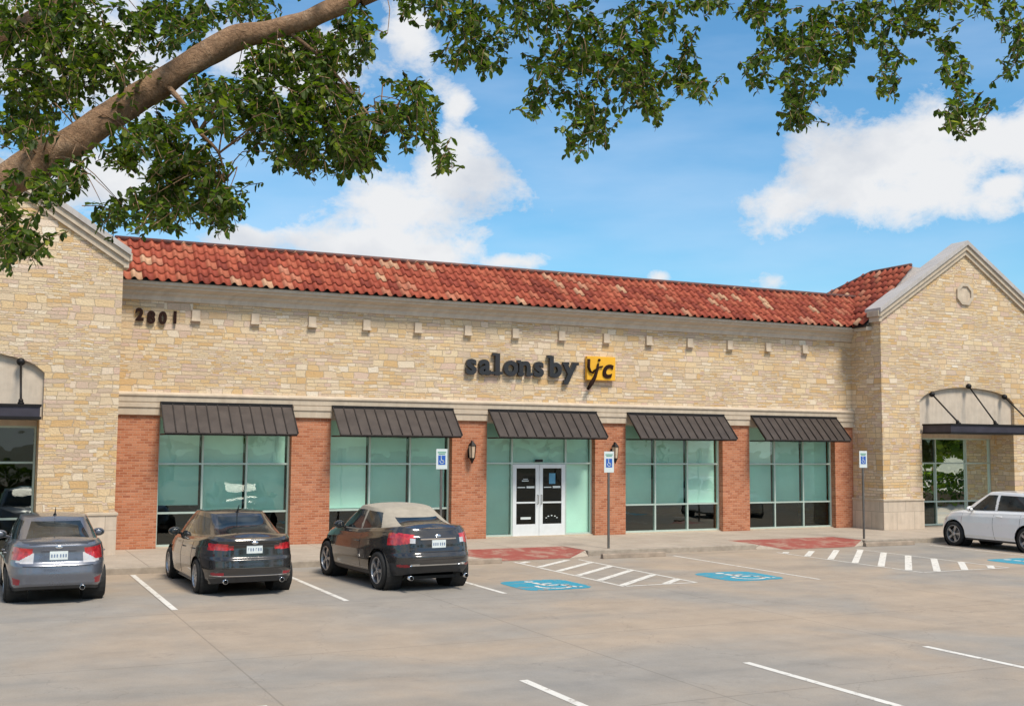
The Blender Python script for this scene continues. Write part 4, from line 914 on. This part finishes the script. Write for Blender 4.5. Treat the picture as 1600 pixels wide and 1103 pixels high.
p_,r_=refine(local(A),Ar,6); knobbly(MB().tube(p_,r_,16),.07,5).build('limb',BARK,tree,smooth=True)
Bl=[A[0]+Vector((-.2,.1,.2)),at(-120,190,7.4),at(-40,90,7.6),at(30,45,7.8),at(90,12,7.9),at(150,-40,8.0)]
p_,r_=refine(local(Bl),[.12,.10,.085,.07,.06,.05],5); knobbly(MB().tube(p_,r_,12),.05,5).build('limb',BARK,tree,smooth=True)
Cl=[A[11],at(760,-90,7.6),at(950,-120,7.8),at(1150,-110,7.9),at(1350,-90,8.1),at(1560,-90,8.3),at(1720,-60,8.4)]
p_,r_=refine(local(Cl),[.085,.08,.07,.06,.05,.04,.02],5); knobbly(MB().tube(p_,r_,12),.05,5).build('limb',BARK,tree,smooth=True)
Dl=[A[6],at(292,170,6.95),at(310,205,6.95),at(342,240,6.95),at(350,285,6.95)]
El=[A[9],at(500,90,7.3),at(560,160,7.2),at(600,210,7.2)]
for q in (Dl,El): p_,r_=refine(local(q),[.020,.016,.013,.009,.004][-len(q):],5); MB().tube(p_,r_,8).build('branch',BARK,tree,smooth=True)
anch=[Vector(p) for p in A+Bl+Cl+Dl+El]
# sprays: (px, py, rx, ry, count, distance); each spray is a twig with leaves alternating along it
cl=[(40,60,80,70,26,7.4),(120,50,80,60,24,7.6),(60,150,90,60,30,7.3),(150,120,60,50,18,7.5),(230,60,70,60,18,7.7),(30,210,55,35,12,7.1),(210,140,50,45,8,7.4),
 (300,40,60,45,12,7.9),(390,20,50,30,9,7.9),(480,90,70,50,22,7.6),(555,60,40,60,13,7.7),(420,110,60,45,14,7.5),
 (330,180,60,50,16,7.0),(240,230,70,40,14,6.8),(290,290,75,55,26,6.9),(250,340,80,35,18,6.8),(340,330,45,40,13,6.9),(200,250,40,30,6,6.8),
 (430,210,70,60,26,7.2),(500,180,75,60,26,7.3),(560,220,60,50,20,7.3),(540,260,55,30,13,7.3),(470,260,45,28,9,7.2),(390,160,50,40,10,7.1),
 (620,210,40,35,9,7.2),(650,170,35,45,9,7.2),(670,225,22,22,4,7.2),(692,262,18,14,4,7.2),(640,150,30,18,3,7.2),
 (100,290,35,30,8,6.6),(70,310,20,24,4,6.6),(12,330,14,45,5,6.4),(25,385,24,28,7,6.4),(48,402,14,18,3,6.4),(10,410,12,12,2,6.4),(170,345,22,18,4,6.7),
 (680,15,65,35,14,7.8),(740,60,60,45,16,7.8),(760,105,40,25,7,7.8),(830,30,60,50,16,7.9),(700,90,30,22,4,7.8),
 (900,60,70,70,28,7.9),(960,110,75,60,28,7.8),(1010,50,50,60,16,8.0),(1000,150,50,35,12,7.8),(850,130,35,45,8,7.7),(835,170,18,22,3,7.7),(900,170,35,35,7,7.7),(1020,185,14,25,3,7.7),
 (920,205,30,35,7,7.7),(893,240,12,22,3,7.7),(940,215,16,18,3,7.7),(1060,130,35,30,8,7.9),(1090,150,22,16,4,7.8),(1070,80,25,30,4,8.0),
 (1100,8,50,16,7,8.1),(1190,20,50,28,10,8.1),(1230,90,55,55,19,8.0),(1190,120,25,35,6,8.0),(1250,160,35,35,11,7.9),(1245,190,24,18,5,7.9),(1300,50,60,45,18,8.1),(1290,110,35,35,8,8.0),
 (1370,40,60,40,15,8.1),(1385,95,30,40,7,8.0),(1390,145,14,22,3,7.9),(1320,110,12,16,2,8.0),(1460,10,60,20,12,8.2),(1440,45,30,20,5,8.1),(1480,80,20,35,4,8.1),(1500,130,22,35,5,8.0),(1505,170,24,28,5,8.0),(1490,205,20,14,3,8.0),(1525,195,14,18,3,8.0),
 (1550,15,50,20,8,8.2),(1585,60,28,40,7,8.2),(1585,115,16,22,3,8.1),(1620,40,30,60,5,8.2),
 (40,-40,120,40,20,7.8),(250,-40,120,35,20,8.0),(480,-40,120,35,18,8.0),(750,-50,140,35,20,8.1),(1000,-50,140,35,20,8.2),(1250,-50,140,35,20,8.3),(1500,-50,140,30,16,8.4)]
tr=random.Random(11)
lv=[];lf=[];lu=[]
def leaf(p,d,up,L):
    d=d.normalized(); s=d.cross(up)
    if s.length<1e-3: s=d.orthogonal()
    s.normalize(); n=s.cross(d); w_=L*tr.uniform(.26,.34); b=len(lv); cv=tr.uniform(-.15,.25)*L
    fold=w_*tr.uniform(.1,.55)
    pts=[p,p+d*L*.38+s*w_+n*fold,p+d*L*.78+s*w_*.75+n*(fold*.7-cv*.5),p+d*L-n*cv,p+d*L*.78-s*w_*.75+n*(fold*.7-cv*.5),p+d*L*.38-s*w_+n*fold,p+d*L*.55-n*cv*.3]
    lv.extend([tuple(q-TO) for q in pts]); lf.extend([(b,b+1,b+2,b+6),(b+6,b+2,b+3,b+4),(b,b+6,b+4,b+5)])
    u=min(1,max(0,tr.gauss(.45,.24))); lu.extend([u]*12)
tw=MB(); nleaf=0
for (cx,cy,rx,ry,cnt,dist) in cl:
    cen=at(cx,cy,dist); an=min(anch,key=lambda a:(a-cen).length)
    for k in range(int(cnt*(3.0 if cx<620 else 2.3)+.5)):
        a=tr.uniform(0,2*math.pi); rr=math.sqrt(tr.random())*.92; dd=dist+tr.gauss(0,.38)
        tip=at(cx+rx*rr*math.cos(a),cy+ry*rr*math.sin(a),dd)
        L=tr.uniform(.16,.34); dirn=Vector((tr.uniform(-.7,.7),tr.uniform(-.7,.7),tr.uniform(-1.1,.15))); dirn=(dirn+(tip-cen).normalized()*.7).normalized()
        st=tip-dirn*L*.7; mid=(st+tip)/2+Vector((0,0,.03)); P3=[st,mid,tip+dirn*L*.15]
        if tr.random()<.07 and cy>-30:
            m2=(an+st)/2+Vector((tr.uniform(-.1,.1),tr.uniform(-.1,.1),.12)); q_,w__=refine([tuple(an-TO),tuple(m2-TO),tuple(st-TO)],[.007,.004,.002],3); tw.tube(q_,w__,4,False) if (an-st).length<.75 else None
        tw.tube([tuple(p-TO) for p in P3],[.0035,.003,.0015],4,False)
        nl=tr.randint(11,16)
        for i in range(nl):
            t=i/(nl-1); p=st.lerp(tip,t)+Vector((0,0,.03*math.sin(t*3))); ph=tr.uniform(0,6.28); side_=dirn.orthogonal().normalized(); side_=Matrix.Rotation(ph,3,dirn)@side_
            d=(side_*tr.uniform(.6,1.2)+dirn*tr.uniform(.2,.9)+Vector((0,0,-.25))).normalized()
            leaf(p,d,Vector((tr.uniform(-.5,.5),tr.uniform(-.5,.5),1)).normalized(),tr.uniform(.034,.068)); nleaf+=1
me=bpy.data.meshes.new('crown'); me.from_pydata(lv,[],lf); uv=me.uv_layers.new(name='UVMap')
buf=[0.0]*(len(uv.data)*2); buf[0::2]=lu[:len(uv.data)]; uv.data.foreach_set('uv',buf)
link('crown',me,LEAF,tree)
tw.build('twigs',BARK,tree)
print('leaves',nleaf)
# ------------------------------------------------------------------ trees across the road behind the viewpoint, seen mirrored in the shop glass
def far_tree(x,y,h,sd,label):
    r2=random.Random(sd); t=empty('roadside_tree',(x,y,ZL)); tag(t,label,'tree','trees across the road behind the viewpoint')
    MB().tube([(0,0,-.1),(.1,0,h*.3),(0,.1,h*.6)],[.25,.18,.08],8).build('trunk',BARK,t,smooth=True)
    vs=[];fs=[];us=[]
    cs=[(Vector((r2.gauss(0,h*.16),r2.gauss(0,h*.16),h*r2.uniform(.4,.9))),h*r2.uniform(.10,.19)) for _ in range(16)]
    for _ in range(2600):
        c,rad=r2.choice(cs); d=Vector((r2.gauss(0,1),r2.gauss(0,1),r2.gauss(0,1))).normalized(); p=c+d*rad*r2.uniform(.6,1.05); s=r2.uniform(.12,.3); a=Vector((r2.gauss(0,1),r2.gauss(0,1),r2.gauss(0,1))).normalized()*s; b_=a.orthogonal().normalized()*s*.7
        b=len(vs); vs+=[tuple(p-a),tuple(p+b_),tuple(p+a),tuple(p-b_)]; fs.append((b,b+1,b+2,b+3)); us+=[r2.uniform(.1,.9)]*4
    me=bpy.data.meshes.new('crown'); me.from_pydata(vs,[],fs); uv=me.uv_layers.new(name='UVMap')
    for l,u in zip(uv.data,us): l.uv=(u,0)
    link('crown',me,LEAF,t)
rt_=random.Random(3)
for i in range(15): far_tree(-40+i*12.5+rt_.uniform(-3,3),-60+rt_.uniform(-4,4),rt_.uniform(9,13),i,'leafy tree standing across the road behind the viewpoint')

for i,(x,y,h) in enumerate(((45,-15,7.5),(54,-17,8.5),(63,-15.5,8),(74,-19,9))): far_tree(x,y,h,40+i,'low leafy tree on a parking island right of the view')
def hedge(x0,x1,y,h,sd,label):
    r2=random.Random(sd); t=empty('clipped_hedge',((x0+x1)/2,y,ZL)); tag(t,label,'hedge'); vs=[];fs=[]; hw=(x1-x0)/2
    for _ in range(9000):
        p=Vector((r2.uniform(-hw,hw),r2.gauss(0,.45),h*(1-r2.random()**1.6*1.0))); p.z+=.2*noise.noise(Vector((p.x*.7,sd,0))); s_=r2.uniform(.07,.14); a=Vector((r2.gauss(0,1),r2.gauss(0,1),r2.gauss(0,1))).normalized()*s_; b_=a.orthogonal().normalized()*s_*.7
        b=len(vs); vs+=[tuple(p-a),tuple(p+b_),tuple(p+a),tuple(p-b_)]; fs.append((b,b+1,b+2,b+3))
    me=bpy.data.meshes.new('foliage'); me.from_pydata(vs,[],fs); uv=me.uv_layers.new(name='UVMap')
    for k,l in enumerate(uv.data): l.uv=(((k//4)*.37)%1*.8,0)
    link('foliage',me,LEAF,t)
    MB().box(-hw+.3,hw-.3,-.12,.12,-.05,h*.45).build('inner_twigs',BARK,t)
hedge(41,78,-13,1.7,5,'clipped hedge on the parking island right of the view')
hedge(-24,8,-35.5,1.5,6,'clipped hedge behind the viewpoint')
